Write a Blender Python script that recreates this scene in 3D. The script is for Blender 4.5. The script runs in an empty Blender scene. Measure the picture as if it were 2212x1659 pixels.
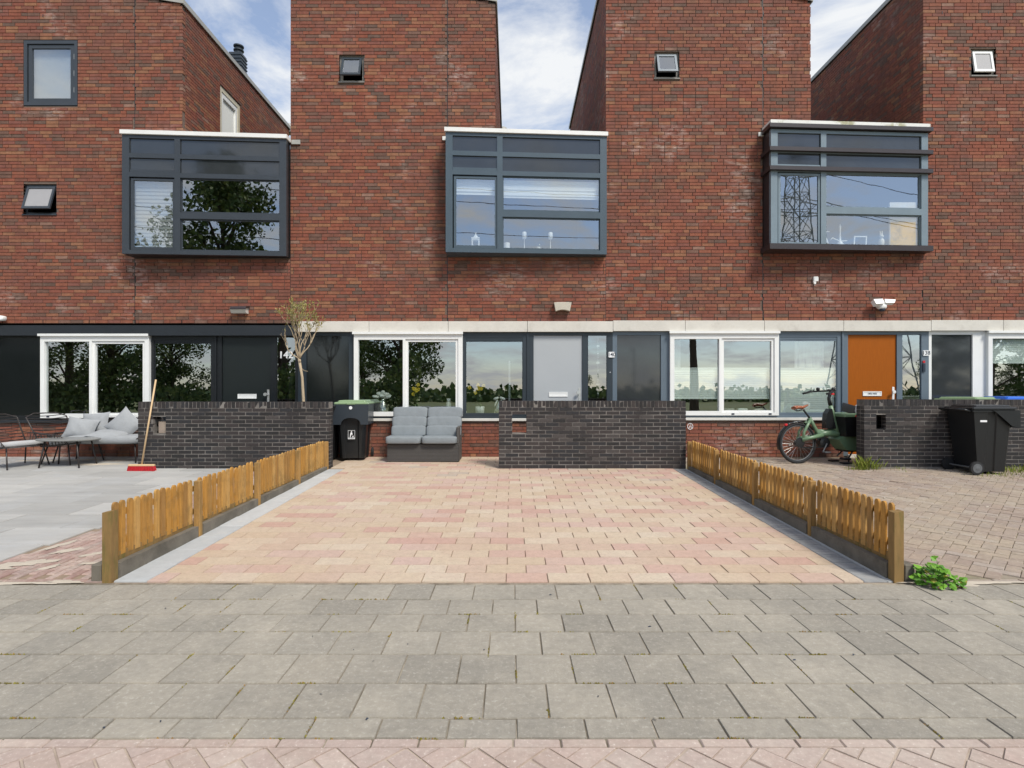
import bpy, math, random
from mathutils import Vector, Matrix, Euler

RN = random.Random(11)
sc = bpy.context.scene
C = sc.collection
rad = math.radians

# ------------------------------------------------------------------ camera, sky, sun, exposure
CAMH = 1.434
FOC, CX, HY = 1217.0, 1105.5, 842.0            # measured on a 2211 px wide view of the photograph
def X(x, d): return (x - CX) * d / FOC          # where a measured point lies, d metres in front of the camera
def Z(y, d): return CAMH - (y - HY) * d / FOC

cam_d = bpy.data.cameras.new("camera")
cam = bpy.data.objects.new("camera", cam_d); C.objects.link(cam)
cam.location = (0, 0, CAMH); cam.rotation_euler = (rad(90), 0, 0)
cam_d.sensor_width = 36; cam_d.lens = 36 * FOC / 2211
cam_d.shift_y = 12.5 / 2211
cam_d.clip_start = 0.05; cam_d.clip_end = 3000
sc.camera = cam

SUN_EL, SUN_AZ = 50.0, 36.0                     # azimuth: degrees from straight behind the camera towards the right
sun_dir = Vector((math.sin(rad(SUN_AZ)) * math.cos(rad(SUN_EL)), -math.cos(rad(SUN_AZ)) * math.cos(rad(SUN_EL)), math.sin(rad(SUN_EL))))
sd = bpy.data.lights.new("sun", 'SUN'); sd.energy = 2.7; sd.angle = rad(16); sd.color = (1.0, 0.955, 0.86)
sun = bpy.data.objects.new("sun", sd); C.objects.link(sun)
sun.rotation_euler = sun_dir.to_track_quat('Z', 'Y').to_euler(); sun.location = sun_dir * 60

w = bpy.data.worlds.new("World"); sc.world = w; w.use_nodes = True
nt = w.node_tree; nt.nodes.clear(); N = nt.nodes.new; L = nt.links.new
wo = N('ShaderNodeOutputWorld'); bg = N('ShaderNodeBackground'); bg.inputs[1].default_value = 0.14
sky = N('ShaderNodeTexSky'); sky.sky_type = 'NISHITA'; sky.sun_disc = False
sky.sun_elevation = rad(SUN_EL); sky.sun_rotation = rad(180 - SUN_AZ); sky.air_density = 1.0; sky.dust_density = 0.5; sky.ozone_density = 3.0
tc = N('ShaderNodeTexCoord'); sep = N('ShaderNodeSeparateXYZ'); L(tc.outputs['Generated'], sep.inputs[0])
mx = N('ShaderNodeMath'); mx.operation = 'MAXIMUM'; L(sep.outputs[2], mx.inputs[0]); mx.inputs[1].default_value = 0.0
ad = N('ShaderNodeMath'); ad.operation = 'ADD'; L(mx.outputs[0], ad.inputs[0]); ad.inputs[1].default_value = 0.22
dv = N('ShaderNodeVectorMath'); dv.operation = 'DIVIDE'
cmb = N('ShaderNodeCombineXYZ')
for i in range(3): L(ad.outputs[0], cmb.inputs[i])
L(tc.outputs['Generated'], dv.inputs[0]); L(cmb.outputs[0], dv.inputs[1])
n1 = N('ShaderNodeTexNoise'); n1.inputs['Scale'].default_value = 2.6; n1.inputs['Detail'].default_value = 9; n1.inputs['Roughness'].default_value = 0.62
n1.inputs['Distortion'].default_value = 0.35
L(dv.outputs[0], n1.inputs['Vector'])
cr = N('ShaderNodeValToRGB'); cr.color_ramp.elements[0].position = 0.43; cr.color_ramp.elements[1].position = 0.62
L(n1.outputs['Fac'], cr.inputs[0])
mf = N('ShaderNodeMath'); mf.operation = 'MULTIPLY_ADD'; L(cr.outputs[0], mf.inputs[0]); mf.inputs[1].default_value = 0.80; mf.inputs[2].default_value = 0.18
mix = N('ShaderNodeMixRGB'); L(mf.outputs[0], mix.inputs[0]); L(sky.outputs[0], mix.inputs[1]); mix.inputs[2].default_value = (4.75, 4.85, 4.95, 1)
L(mix.outputs[0], bg.inputs[0]); L(bg.outputs[0], wo.inputs[0])

sc.view_settings.view_transform = 'Standard'; sc.view_settings.look = 'None'
sc.view_settings.exposure = 0.46; sc.view_settings.gamma = 1; sc.view_settings.use_curve_mapping = False
sc.render.engine = 'CYCLES'
try:
    sc.cycles.max_bounces = 6; sc.cycles.transparent_max_bounces = 12; sc.cycles.use_denoising = True
except Exception: pass

# ------------------------------------------------------------------ materials
def _base(name):
    m = bpy.data.materials.new(name); m.use_nodes = True
    t = m.node_tree; b = t.nodes['Principled BSDF']
    return m, t, b

def _noise(t, scale, detail=4, rough=0.6, vec=None):
    n = t.nodes.new('ShaderNodeTexNoise'); n.inputs['Scale'].default_value = scale
    n.inputs['Detail'].default_value = detail; n.inputs['Roughness'].default_value = rough
    if vec is not None: t.links.new(vec, n.inputs['Vector'])
    return n

def pm(name, col, rough=0.6, var=0.12, vs=6.0, bump=0.0, bs=80.0, metal=0.0, spec=0.5, col2=None, c2s=1.5, c2lo=0.5, c2hi=0.65, streak=None):
    """plain procedural material: base colour, soft tonal noise, optional second colour in patches, optional bump"""
    m, t, b = _base(name); n = t.nodes.new; l = t.links.new
    geo = n('ShaderNodeNewGeometry'); pos = geo.outputs['Position']
    if streak:
        mp = n('ShaderNodeMapping'); mp.inputs['Scale'].default_value = streak; l(pos, mp.inputs[0]); pos = mp.outputs[0]
    ns = _noise(t, vs, 6, 0.65, pos)
    rm = n('ShaderNodeMapRange'); rm.inputs[1].default_value = 0.25; rm.inputs[2].default_value = 0.75
    rm.inputs[3].default_value = 1 - var; rm.inputs[4].default_value = 1 + var; l(ns.outputs['Fac'], rm.inputs[0])
    colnode = None
    if col2:
        n2 = _noise(t, c2s, 7, 0.7, pos); r2 = n('ShaderNodeValToRGB'); r2.color_ramp.elements[0].position = c2lo; r2.color_ramp.elements[1].position = c2hi
        l(n2.outputs['Fac'], r2.inputs[0]); mxn = n('ShaderNodeMixRGB'); mxn.inputs[1].default_value = (*col, 1); mxn.inputs[2].default_value = (*col2, 1)
        l(r2.outputs[0], mxn.inputs[0]); colnode = mxn.outputs[0]
    sc_ = n('ShaderNodeVectorMath'); sc_.operation = 'SCALE'
    if colnode: l(colnode, sc_.inputs[0])
    else: sc_.inputs[0].default_value = col
    l(rm.outputs[0], sc_.inputs['Scale']); l(sc_.outputs[0], b.inputs['Base Color'])
    b.inputs['Roughness'].default_value = rough; b.inputs['Metallic'].default_value = metal
    b.inputs['Specular IOR Level'].default_value = spec
    if bump:
        nb = _noise(t, bs, 5, 0.7, geo.outputs['Position']); bp = n('ShaderNodeBump'); bp.inputs['Strength'].default_value = bump; bp.inputs['Distance'].default_value = 0.01
        l(nb.outputs['Fac'], bp.inputs['Height']); l(bp.outputs[0], b.inputs['Normal'])
    return m

def rm_(name, stops, rough=0.85, var=0.18, vs=30.0, bump=0.25, bs=120.0, col2=None, c2s=1.2, c2lo=0.55, c2hi=0.75, c2mix=0.6, speck=None, spec=0.3, streak=None, tone=None, efflo=None, runs=None):
    """material whose colour is picked per piece by the face attribute 'rnd'"""
    m, t, b = _base(name); n = t.nodes.new; l = t.links.new
    at = n('ShaderNodeAttribute'); at.attribute_name = 'rnd'
    ramp = n('ShaderNodeValToRGB'); ramp.color_ramp.interpolation = 'CONSTANT'
    els = ramp.color_ramp.elements
    while len(els) < len(stops): els.new(0.5)
    for e, (p, c) in zip(els, stops): e.position = p; e.color = (*c, 1)
    l(at.outputs['Fac'], ramp.inputs[0]); colr = ramp.outputs[0]
    geo = n('ShaderNodeNewGeometry'); pos = geo.outputs['Position']
    if streak:
        mp = n('ShaderNodeMapping'); mp.inputs['Scale'].default_value = streak; l(pos, mp.inputs[0]); pos = mp.outputs[0]
    if col2:
        n2 = _noise(t, c2s, 8, 0.72, geo.outputs['Position']); r2 = n('ShaderNodeMapRange'); r2.inputs[1].default_value = c2lo; r2.inputs[2].default_value = c2hi
        r2.inputs[3].default_value = 0; r2.inputs[4].default_value = c2mix; l(n2.outputs['Fac'], r2.inputs[0])
        mxn = n('ShaderNodeMixRGB'); l(r2.outputs[0], mxn.inputs[0]); l(colr, mxn.inputs[1]); mxn.inputs[2].default_value = (*col2, 1); colr = mxn.outputs[0]
    if speck:
        sp, ssc, lo, hi, amt = speck
        n3 = _noise(t, ssc, 3, 0.7, geo.outputs['Position']); r3 = n('ShaderNodeMapRange'); r3.inputs[1].default_value = lo; r3.inputs[2].default_value = hi
        r3.inputs[3].default_value = 0; r3.inputs[4].default_value = amt; l(n3.outputs['Fac'], r3.inputs[0])
        mx3 = n('ShaderNodeMixRGB'); l(r3.outputs[0], mx3.inputs[0]); l(colr, mx3.inputs[1]); mx3.inputs[2].default_value = (*sp, 1); colr = mx3.outputs[0]
    if tone:
        tcol, tsc, tmix = tone
        n4 = _noise(t, tsc, 5, 0.6, geo.outputs['Position']); r4 = n('ShaderNodeMapRange'); r4.inputs[1].default_value = .38; r4.inputs[2].default_value = .66
        r4.inputs[3].default_value = 0; r4.inputs[4].default_value = tmix; l(n4.outputs['Fac'], r4.inputs[0])
        mx4 = n('ShaderNodeMixRGB'); l(r4.outputs[0], mx4.inputs[0]); l(colr, mx4.inputs[1]); mx4.inputs[2].default_value = (*tcol, 1); colr = mx4.outputs[0]
    if efflo:
        ecol, esc, elo, ehi, emix = efflo
        n5 = _noise(t, esc, 4, 0.6, geo.outputs['Position']); r5 = n('ShaderNodeMapRange'); r5.inputs[1].default_value = elo; r5.inputs[2].default_value = ehi; l(n5.outputs['Fac'], r5.inputs[0])
        mp6 = n('ShaderNodeMapping'); mp6.inputs['Scale'].default_value = (.6, .6, 2.2); l(geo.outputs['Position'], mp6.inputs[0])
        n6 = _noise(t, 7, 4, 0.7, mp6.outputs[0]); r6 = n('ShaderNodeMapRange'); r6.inputs[1].default_value = .46; r6.inputs[2].default_value = .66; r6.inputs[4].default_value = emix; l(n6.outputs['Fac'], r6.inputs[0])
        m5 = n('ShaderNodeMath'); m5.operation = 'MULTIPLY'; l(r5.outputs[0], m5.inputs[0]); l(r6.outputs[0], m5.inputs[1])
        mx5 = n('ShaderNodeMixRGB'); l(m5.outputs[0], mx5.inputs[0]); l(colr, mx5.inputs[1]); mx5.inputs[2].default_value = (*ecol, 1); colr = mx5.outputs[0]
    if runs:
        mp7 = n('ShaderNodeMapping'); mp7.inputs['Scale'].default_value = (3.2, 3.2, .22); l(geo.outputs['Position'], mp7.inputs[0])
        n7 = _noise(t, 1.0, 6, 0.65, mp7.outputs[0]); r7 = n('ShaderNodeMapRange'); r7.inputs[1].default_value = .54; r7.inputs[2].default_value = .74; r7.inputs[4].default_value = runs[1]; l(n7.outputs['Fac'], r7.inputs[0])
        mx7 = n('ShaderNodeMixRGB'); l(r7.outputs[0], mx7.inputs[0]); l(colr, mx7.inputs[1]); mx7.inputs[2].default_value = (*runs[0], 1); colr = mx7.outputs[0]
    ns = _noise(t, vs, 6, 0.7, pos); mr = n('ShaderNodeMapRange'); mr.inputs[1].default_value = 0.25; mr.inputs[2].default_value = 0.75
    mr.inputs[3].default_value = 1 - var; mr.inputs[4].default_value = 1 + var; l(ns.outputs['Fac'], mr.inputs[0])
    s = n('ShaderNodeVectorMath'); s.operation = 'SCALE'; l(colr, s.inputs[0]); l(mr.outputs[0], s.inputs['Scale']); l(s.outputs[0], b.inputs['Base Color'])
    b.inputs['Roughness'].default_value = rough; b.inputs['Specular IOR Level'].default_value = spec
    if bump:
        nb = _noise(t, bs, 5, 0.7, geo.outputs['Position']); bp = n('ShaderNodeBump'); bp.inputs['Strength'].default_value = bump; bp.inputs['Distance'].default_value = 0.006
        l(nb.outputs['Fac'], bp.inputs['Height']); l(bp.outputs[0], b.inputs['Normal'])
    return m

def glass(name, refl=0.33, tint=(0.75, 0.82, 0.84), wob=0.03, ws=1.3):
    m = bpy.data.materials.new(name); m.use_nodes = True; t = m.node_tree; t.nodes.clear(); n = t.nodes.new; l = t.links.new
    o = n('ShaderNodeOutputMaterial'); mxs = n('ShaderNodeMixShader'); tr = n('ShaderNodeBsdfTransparent'); gl = n('ShaderNodeBsdfGlossy')
    tr.inputs[0].default_value = (*tint, 1); gl.inputs['Roughness'].default_value = 0.0; gl.inputs[0].default_value = (0.92, 0.94, 0.95, 1)
    fr = n('ShaderNodeFresnel'); fr.inputs[0].default_value = 1.5
    ma = n('ShaderNodeMath'); ma.operation = 'ADD'; l(fr.outputs[0], ma.inputs[0]); ma.inputs[1].default_value = refl - 0.04; ma.use_clamp = True
    geo = n('ShaderNodeNewGeometry'); nb = _noise(t, ws, 2, 0.5, geo.outputs['Position']); bp = n('ShaderNodeBump'); bp.inputs['Strength'].default_value = wob; bp.inputs['Distance'].default_value = 0.1
    l(nb.outputs['Fac'], bp.inputs['Height']); l(bp.outputs[0], gl.inputs['Normal'])
    bk_ = n('ShaderNodeMath'); bk_.operation = 'SUBTRACT'; bk_.inputs[0].default_value = 1.0; l(geo.outputs['Backfacing'], bk_.inputs[1])
    mu = n('ShaderNodeMath'); mu.operation = 'MULTIPLY'; l(ma.outputs[0], mu.inputs[0]); l(bk_.outputs[0], mu.inputs[1])
    l(mu.outputs[0], mxs.inputs[0]); l(tr.outputs[0], mxs.inputs[1]); l(gl.outputs[0], mxs.inputs[2]); l(mxs.outputs[0], o.inputs[0])
    return m

M = {}
M['brick'] = rm_('house_brick', [(0, (0.131, 0.080, 0.061)), (.06, (0.149, 0.080, 0.059)), (.14, (0.187, 0.072, 0.049)), (.26, (0.215, 0.070, 0.046)), (.42, (0.239, 0.076, 0.046)),
    (.58, (0.252, 0.086, 0.051)), (.72, (0.205, 0.077, 0.057)), (.82, (0.268, 0.111, 0.062)), (.90, (0.275, 0.126, 0.068)), (.95, (0.184, 0.100, 0.074)), (.985, (0.263, 0.150, 0.110))],
    var=.30, vs=13, bump=.3, tone=((.165, .084, .060), .55, .36), efflo=((.50, .40, .35), .75, .55, .70, .8), runs=((.10, .065, .05), .5))
M['mortar'] = pm('wall_mortar', (.15, .105, .082), .95, .25, 14, .3, 120)
M['dark_brick'] = rm_('garden_wall_brick', [(0, (.026, .024, .024)), (.2, (.034, .030, .030)), (.45, (.042, .035, .034)), (.65, (.031, .030, .032)), (.82, (.052, .043, .041)), (.93, (.066, .057, .054))],
    var=.25, vs=40, bump=.3, rough=.7, col2=(.16, .15, .145), c2s=5, c2lo=.6, c2hi=.85, c2mix=.35)
M['dark_mortar'] = pm('garden_wall_mortar', (.20, .182, .165), .95, .3, 12, .3, 120, col2=(.075, .066, .06), c2s=1.6, c2lo=.46, c2hi=.62)
M['concrete'] = pm('lintel_concrete', (.62, .59, .53), .85, .1, 5, .15, 60, col2=(.44, .41, .36), c2s=2.5, c2lo=.55, c2hi=.75)
M['stone_sill'] = pm('sill_stone', (.62, .60, .55), .7, .08, 8)
M['black'] = pm('black_paint', (.010, .012, .014), .38, .1, 5)
M['black_panel'] = pm('black_facade_panel', (.010, .012, .013), .10, .1, 5, spec=.65)
M['cladding'] = pm('dark_cladding', (.018, .022, .027), .45, .12, 4)
M['anthracite'] = pm('anthracite_paint', (.026, .036, .045), .4, .1, 4)
M['bay_dark'] = pm('bay_dark_grey', (.040, .047, .056), .35, .1, 3)
M['bay_blue'] = pm('bay_blue_grey', (.058, .085, .108), .38, .1, 3)
M['blue_grey'] = pm('blue_grey_paint', (.115, .150, .185), .4, .08, 3)
M['bay_light'] = pm('bay_light_blue_grey', (.17, .22, .255), .4, .08, 3)
M['fin'] = pm('brown_black_fin', (.035, .026, .027), .4, .15, 5)
M['spandrel'] = pm('spandrel_glass', (.036, .040, .044), .05, .15, 3, spec=.75)
M['spandrel'].node_tree.nodes['Principled BSDF'].inputs['IOR'].default_value = 1.52
M['white'] = pm('white_frame', (.78, .78, .76), .35, .04, 3)
M['white_coping'] = pm('white_coping', (.76, .75, .72), .5, .06, 3)
M['stained_coping'] = pm('stained_coping', (.74, .73, .69), .6, .06, 3, col2=(.38, .36, .22), c2s=2.0, c2lo=.5, c2hi=.6)
M['cream'] = pm('cream_frame', (.60, .55, .42), .5, .05, 3)
M['grey_frame'] = pm('grey_window_frame', (.20, .185, .165), .6, .1, 6)
M['door_black'] = pm('black_door', (.011, .015, .015), .35, .1, 3)
M['door_grey'] = pm('grey_door', (.40, .42, .435), .45, .03, 2)
M['door_orange'] = pm('orange_wood_door', (.33, .085, .003), .5, .12, 9, spec=.2, streak=(6, 6, .5))
M['steel'] = pm('brushed_steel', (.62, .62, .60), .3, .05, 20, metal=.6)
M['white_metal'] = pm('white_metal', (.80, .80, .78), .35, .03, 5)
M['glass'] = glass('window_glass', .34, (.93, .95, .95), wob=.008)
M['glass_dark'] = glass('lower_window_glass', .38, (.90, .94, .93), wob=.007)
M['glass_clear'] = glass('clear_glass', .10, (.92, .95, .95), 0)
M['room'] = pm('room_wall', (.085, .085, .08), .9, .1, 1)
M['blind'] = pm('white_blind', (.82, .83, .80), .8, .03, 4)
M['blind_grey'] = pm('grey_blind', (.42, .43, .435), .8, .03, 4)
M['frosted'] = pm('frosted_pane', (.33, .32, .325), .5, .04, 4)
M['curtain'] = pm('white_curtain', (.78, .78, .76), .85, .05, 6)
M['pot_white'] = pm('white_ceramic', (.80, .79, .76), .3, .03, 5)
M['silver'] = pm('silver_glaze', (.70, .68, .62), .12, .05, 5, metal=.9)
M['yellow'] = pm('yellow_petals', (.75, .52, .03), .6, .15, 30)
M['stem'] = pm('green_stem', (.08, .13, .03), .6, .15, 30)
M['roof'] = pm('roof_bitumen', (.06, .06, .065), .9, .2, 4)
M['zinc'] = pm('zinc_grey', (.36, .35, .32), .5, .1, 5)
M['paver'] = rm_('driveway_paver', [(0, (.505, .400, .290)), (.16, (.53, .430, .32)), (.33, (.55, .460, .355)), (.48, (.515, .405, .305)), (.60, (.495, .375, .29)), (.69, (.505, .345, .285)), (.78, (.475, .30, .25)), (.87, (.51, .37, .312)), (.965, (.42, .36, .30))],
    var=.11, vs=18, bump=.3, bs=150, col2=(.50, .35, .295), c2s=4, c2lo=.44, c2hi=.74, c2mix=.4, speck=((.25, .19, .14), 60, .55, .70, .5), tone=((.47, .335, .235), .7, .4))
M['paver_joint'] = pm('paver_joint_sand', (.27, .20, .14), .95, .2, 20, .3, 200)
M['tile'] = rm_('sidewalk_tile', [(0, (.278, .252, .210)), (.2, (.315, .284, .235)), (.45, (.34, .306, .252)), (.65, (.297, .270, .226)), (.82, (.365, .328, .270)), (.93, (.33, .294, .240)), (.975, (.46, .40, .335))],
    var=.16, vs=20, bump=.8, bs=110, col2=(.42, .375, .305), c2s=1.1, c2lo=.44, c2hi=.68, c2mix=.75, speck=((.58, .54, .47), 44, .54, .72, .48), tone=((.255, .235, .20), 3.2, .42))
M['sand'] = pm('joint_sand', (.36, .31, .24), .95, .2, 15, .4, 250, col2=(.15, .125, .09), c2s=2.5, c2lo=.40, c2hi=.58)
M['street_sand'] = pm('street_sand', (.45, .37, .30), .95, .15, 12, .4, 200, col2=(.28, .22, .18), c2s=3, c2lo=.5, c2hi=.7)
M['loose_sand'] = pm('loose_sand', (.50, .435, .35), .95, .08, 12, .4, 200)
M['street_brick'] = rm_('street_brick', [(0, (.42, .325, .275)), (.3, (.45, .345, .295)), (.6, (.43, .335, .29)), (.85, (.47, .37, .315))],
    var=.14, vs=30, bump=.5, bs=170, col2=(.54, .47, .40), c2s=2, c2lo=.45, c2hi=.7, c2mix=.7, speck=((.66, .60, .54), 60, .60, .70, .6))
M['old_brick'] = rm_('old_paving_brick', [(0, (.30, .232, .188)), (.25, (.33, .26, .21)), (.5, (.315, .252, .21)), (.75, (.345, .268, .21)), (.9, (.36, .298, .25))],
    var=.2, vs=25, bump=.4, bs=140, col2=(.42, .36, .26), c2s=.8, c2lo=.45, c2hi=.7, c2mix=.6, speck=((.50, .45, .38), 18, .62, .72, .6))
M['old_joint'] = pm('old_paving_joint', (.27, .225, .17), .95, .25, 12, .3, 150, col2=(.19, .18, .08), c2s=1.0, c2lo=.5, c2hi=.7)
M['red_brick'] = rm_('red_paving_brick', [(0, (.31, .20, .17)), (.25, (.35, .235, .20)), (.5, (.38, .26, .225)), (.8, (.33, .24, .21))],
    var=.2, vs=25, bump=.4, bs=140, col2=(.54, .47, .39), c2s=3.5, c2lo=.44, c2hi=.72, c2mix=.7)
M['patio'] = rm_('patio_tile', [(0, (.355, .345, .325)), (.3, (.405, .393, .37)), (.6, (.435, .422, .395)), (.85, (.38, .372, .355))],
    var=.16, vs=1.6, bump=.15, bs=90, col2=(.40, .405, .41), c2s=1.4, c2lo=.5, c2hi=.75, c2mix=.6, streak=(.6, 2.5, 1))
M['edge_tile'] = rm_('edge_tile', [(0, (.42, .43, .43)), (.5, (.47, .475, .47))], var=.1, vs=12, bump=.2, bs=120, col2=(.55, .52, .47), c2s=5, c2lo=.55, c2hi=.75, c2mix=.5)
M['edge_brick'] = rm_('edge_brick', [(0, (.27, .275, .28)), (.4, (.31, .31, .31)), (.7, (.25, .255, .265))], var=.15, vs=20, bump=.3, bs=140, col2=(.45, .43, .39), c2s=3, c2lo=.5, c2hi=.75, c2mix=.5)
M['kerb'] = pm('concrete_board', (.17, .15, .12), .9, .2, 8, .4, 120, col2=(.085, .075, .058), c2s=3, c2lo=.45, c2hi=.7)
M['picket'] = rm_('treated_pine', [(0, (.42, .215, .052)), (.2, (.48, .265, .075)), (.4, (.45, .225, .048)), (.6, (.37, .20, .056)), (.75, (.50, .29, .095)), (.9, (.33, .175, .052))], rough=.7, var=.34, vs=7, bump=.25, bs=60, streak=(9, 9, .5), col2=(.21, .13, .05), c2s=6, c2lo=.48, c2hi=.70, c2mix=.72, speck=((.13, .07, .025), 26, .70, .76, .8))
M['post'] = pm('weathered_post', (.36, .20, .06), .8, .25, 7, .2, 60, col2=(.20, .13, .045), c2s=4, c2lo=.45, c2hi=.7, streak=(3, 3, .5))
M['mossy_post'] = pm('mossy_post', (.24, .145, .05), .85, .25, 7, .2, 60, col2=(.12, .11, .025), c2s=5, c2lo=.50, c2hi=.68, streak=(3, 3, .5))
M['end_grain'] = pm('grey_end_grain', (.42, .38, .31), .9, .15, 30)
M['bin'] = pm('black_bin_plastic', (.011, .012, .013), .36, .15, 4, .05, 60)
M['bin_collar'] = pm('blue_black_plastic', (.030, .038, .047), .35, .1, 4)
M['bin_green'] = pm('green_lid_plastic', (.22, .31, .17), .4, .08, 4)
M['bin_blue'] = pm('blue_lid_plastic', (.01, .12, .55), .35, .05, 4)
M['rubber'] = pm('black_rubber', (.014, .014, .015), .8, .1, 10)
M['hub'] = pm('grey_hub', (.10, .105, .11), .5, .1, 10)
M['sticker'] = pm('white_sticker', (.80, .80, .80), .5, .02, 5)
M['ink'] = pm('dark_ink', (.02, .03, .05), .5, .02, 5)
M['wicker'] = pm('grey_wicker', (.08, .075, .07), .7, .45, 120, .8, 160, streak=(1, 1, 3))
M['cushion'] = pm('grey_cushion', (.215, .238, .252), .9, .10, 8, .7, 13)
M['pale_cushion'] = pm('pale_grey_cushion', (.31, .32, .33), .9, .08, 8, .8, 12)
M['white_cushion'] = pm('off_white_cushion', (.42, .42, .42), .9, .05, 8)
M['wire'] = pm('dark_brown_wire', (.035, .028, .026), .45, .1, 10)
M['table_top'] = pm('grey_table_top', (.22, .22, .21), .3, .1, 6)
M['handle_wood'] = pm('pale_broom_wood', (.62, .43, .24), .6, .1, 10)
M['red'] = pm('red_bristles', (.42, .008, .015), .6, .3, 90, streak=(1, 1, .1))
M['bike_green'] = pm('sage_green_paint', (.135, .215, .125), .35, .06, 4)
M['brown_leather'] = pm('brown_leather', (.28, .085, .035), .5, .1, 20)
M['red_plastic'] = pm('red_plastic', (.55, .015, .02), .35, .05, 10)
M['cloth'] = pm('white_cloth', (.66, .62, .60), .9, .06, 12)
M['bark'] = pm('pale_bark', (.42, .33, .22), .85, .15, 30)
M['olive_leaf'] = rm_('olive_leaf', [(0, (.24, .22, .06)), (.3, (.33, .30, .10)), (.6, (.28, .21, .07)), (.8, (.20, .21, .07))], rough=.6, var=.15, vs=20, bump=0)
M['weed'] = rm_('weed_leaf', [(0, (.07, .18, .015)), (.35, (.11, .26, .02)), (.7, (.16, .34, .03)), (.95, (.30, .28, .04))], rough=.5, var=.15, vs=20, bump=0)
M['grass'] = rm_('grass_blade', [(0, (.14, .18, .02)), (.4, (.20, .24, .03)), (.8, (.28, .28, .06))], rough=.6, var=.15, vs=10, bump=0)
M['moss'] = rm_('joint_moss', [(0, (.17, .14, .03)), (.5, (.24, .21, .04)), (.8, (.30, .18, .06))], rough=.9, var=.2, vs=30, bump=0)
M['tree_bark'] = pm('tree_bark', (.07, .05, .035), .9, .3, 6)
M['tree_leaf'] = rm_('tree_leaf', [(0, (.050, .088, .020)), (.4, (.085, .135, .028)), (.75, (.14, .18, .042))], rough=.6, var=.2, vs=3, bump=0)
M['meadow'] = pm('meadow_grass', (.12, .14, .04), .9, .25, .3, col2=(.16, .16, .06), c2s=.08)
M['pylon'] = pm('pylon_steel', (.34, .35, .36), .6, .1, 3)
M['lamp_beige'] = pm('beige_lamp', (.50, .46, .38), .5, .06, 6)
M['lamp_glass'] = pm('frosted_lamp_glass', (.66, .64, .58), .35, .03, 6)
M['canvas_yellow'] = pm('yellow_canvas', (.80, .46, .005), .8, .1, 5, col2=(.50, .29, .004), c2s=4)
M['cream_and_sheen'] = pm('cream_and_painted_sheen', (.78, .72, .62), .8, .03, 5)  # cream of shells and rabbit; on the painting it stands for reflected sky
M['sand_dust'] = M['loose_sand']

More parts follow.
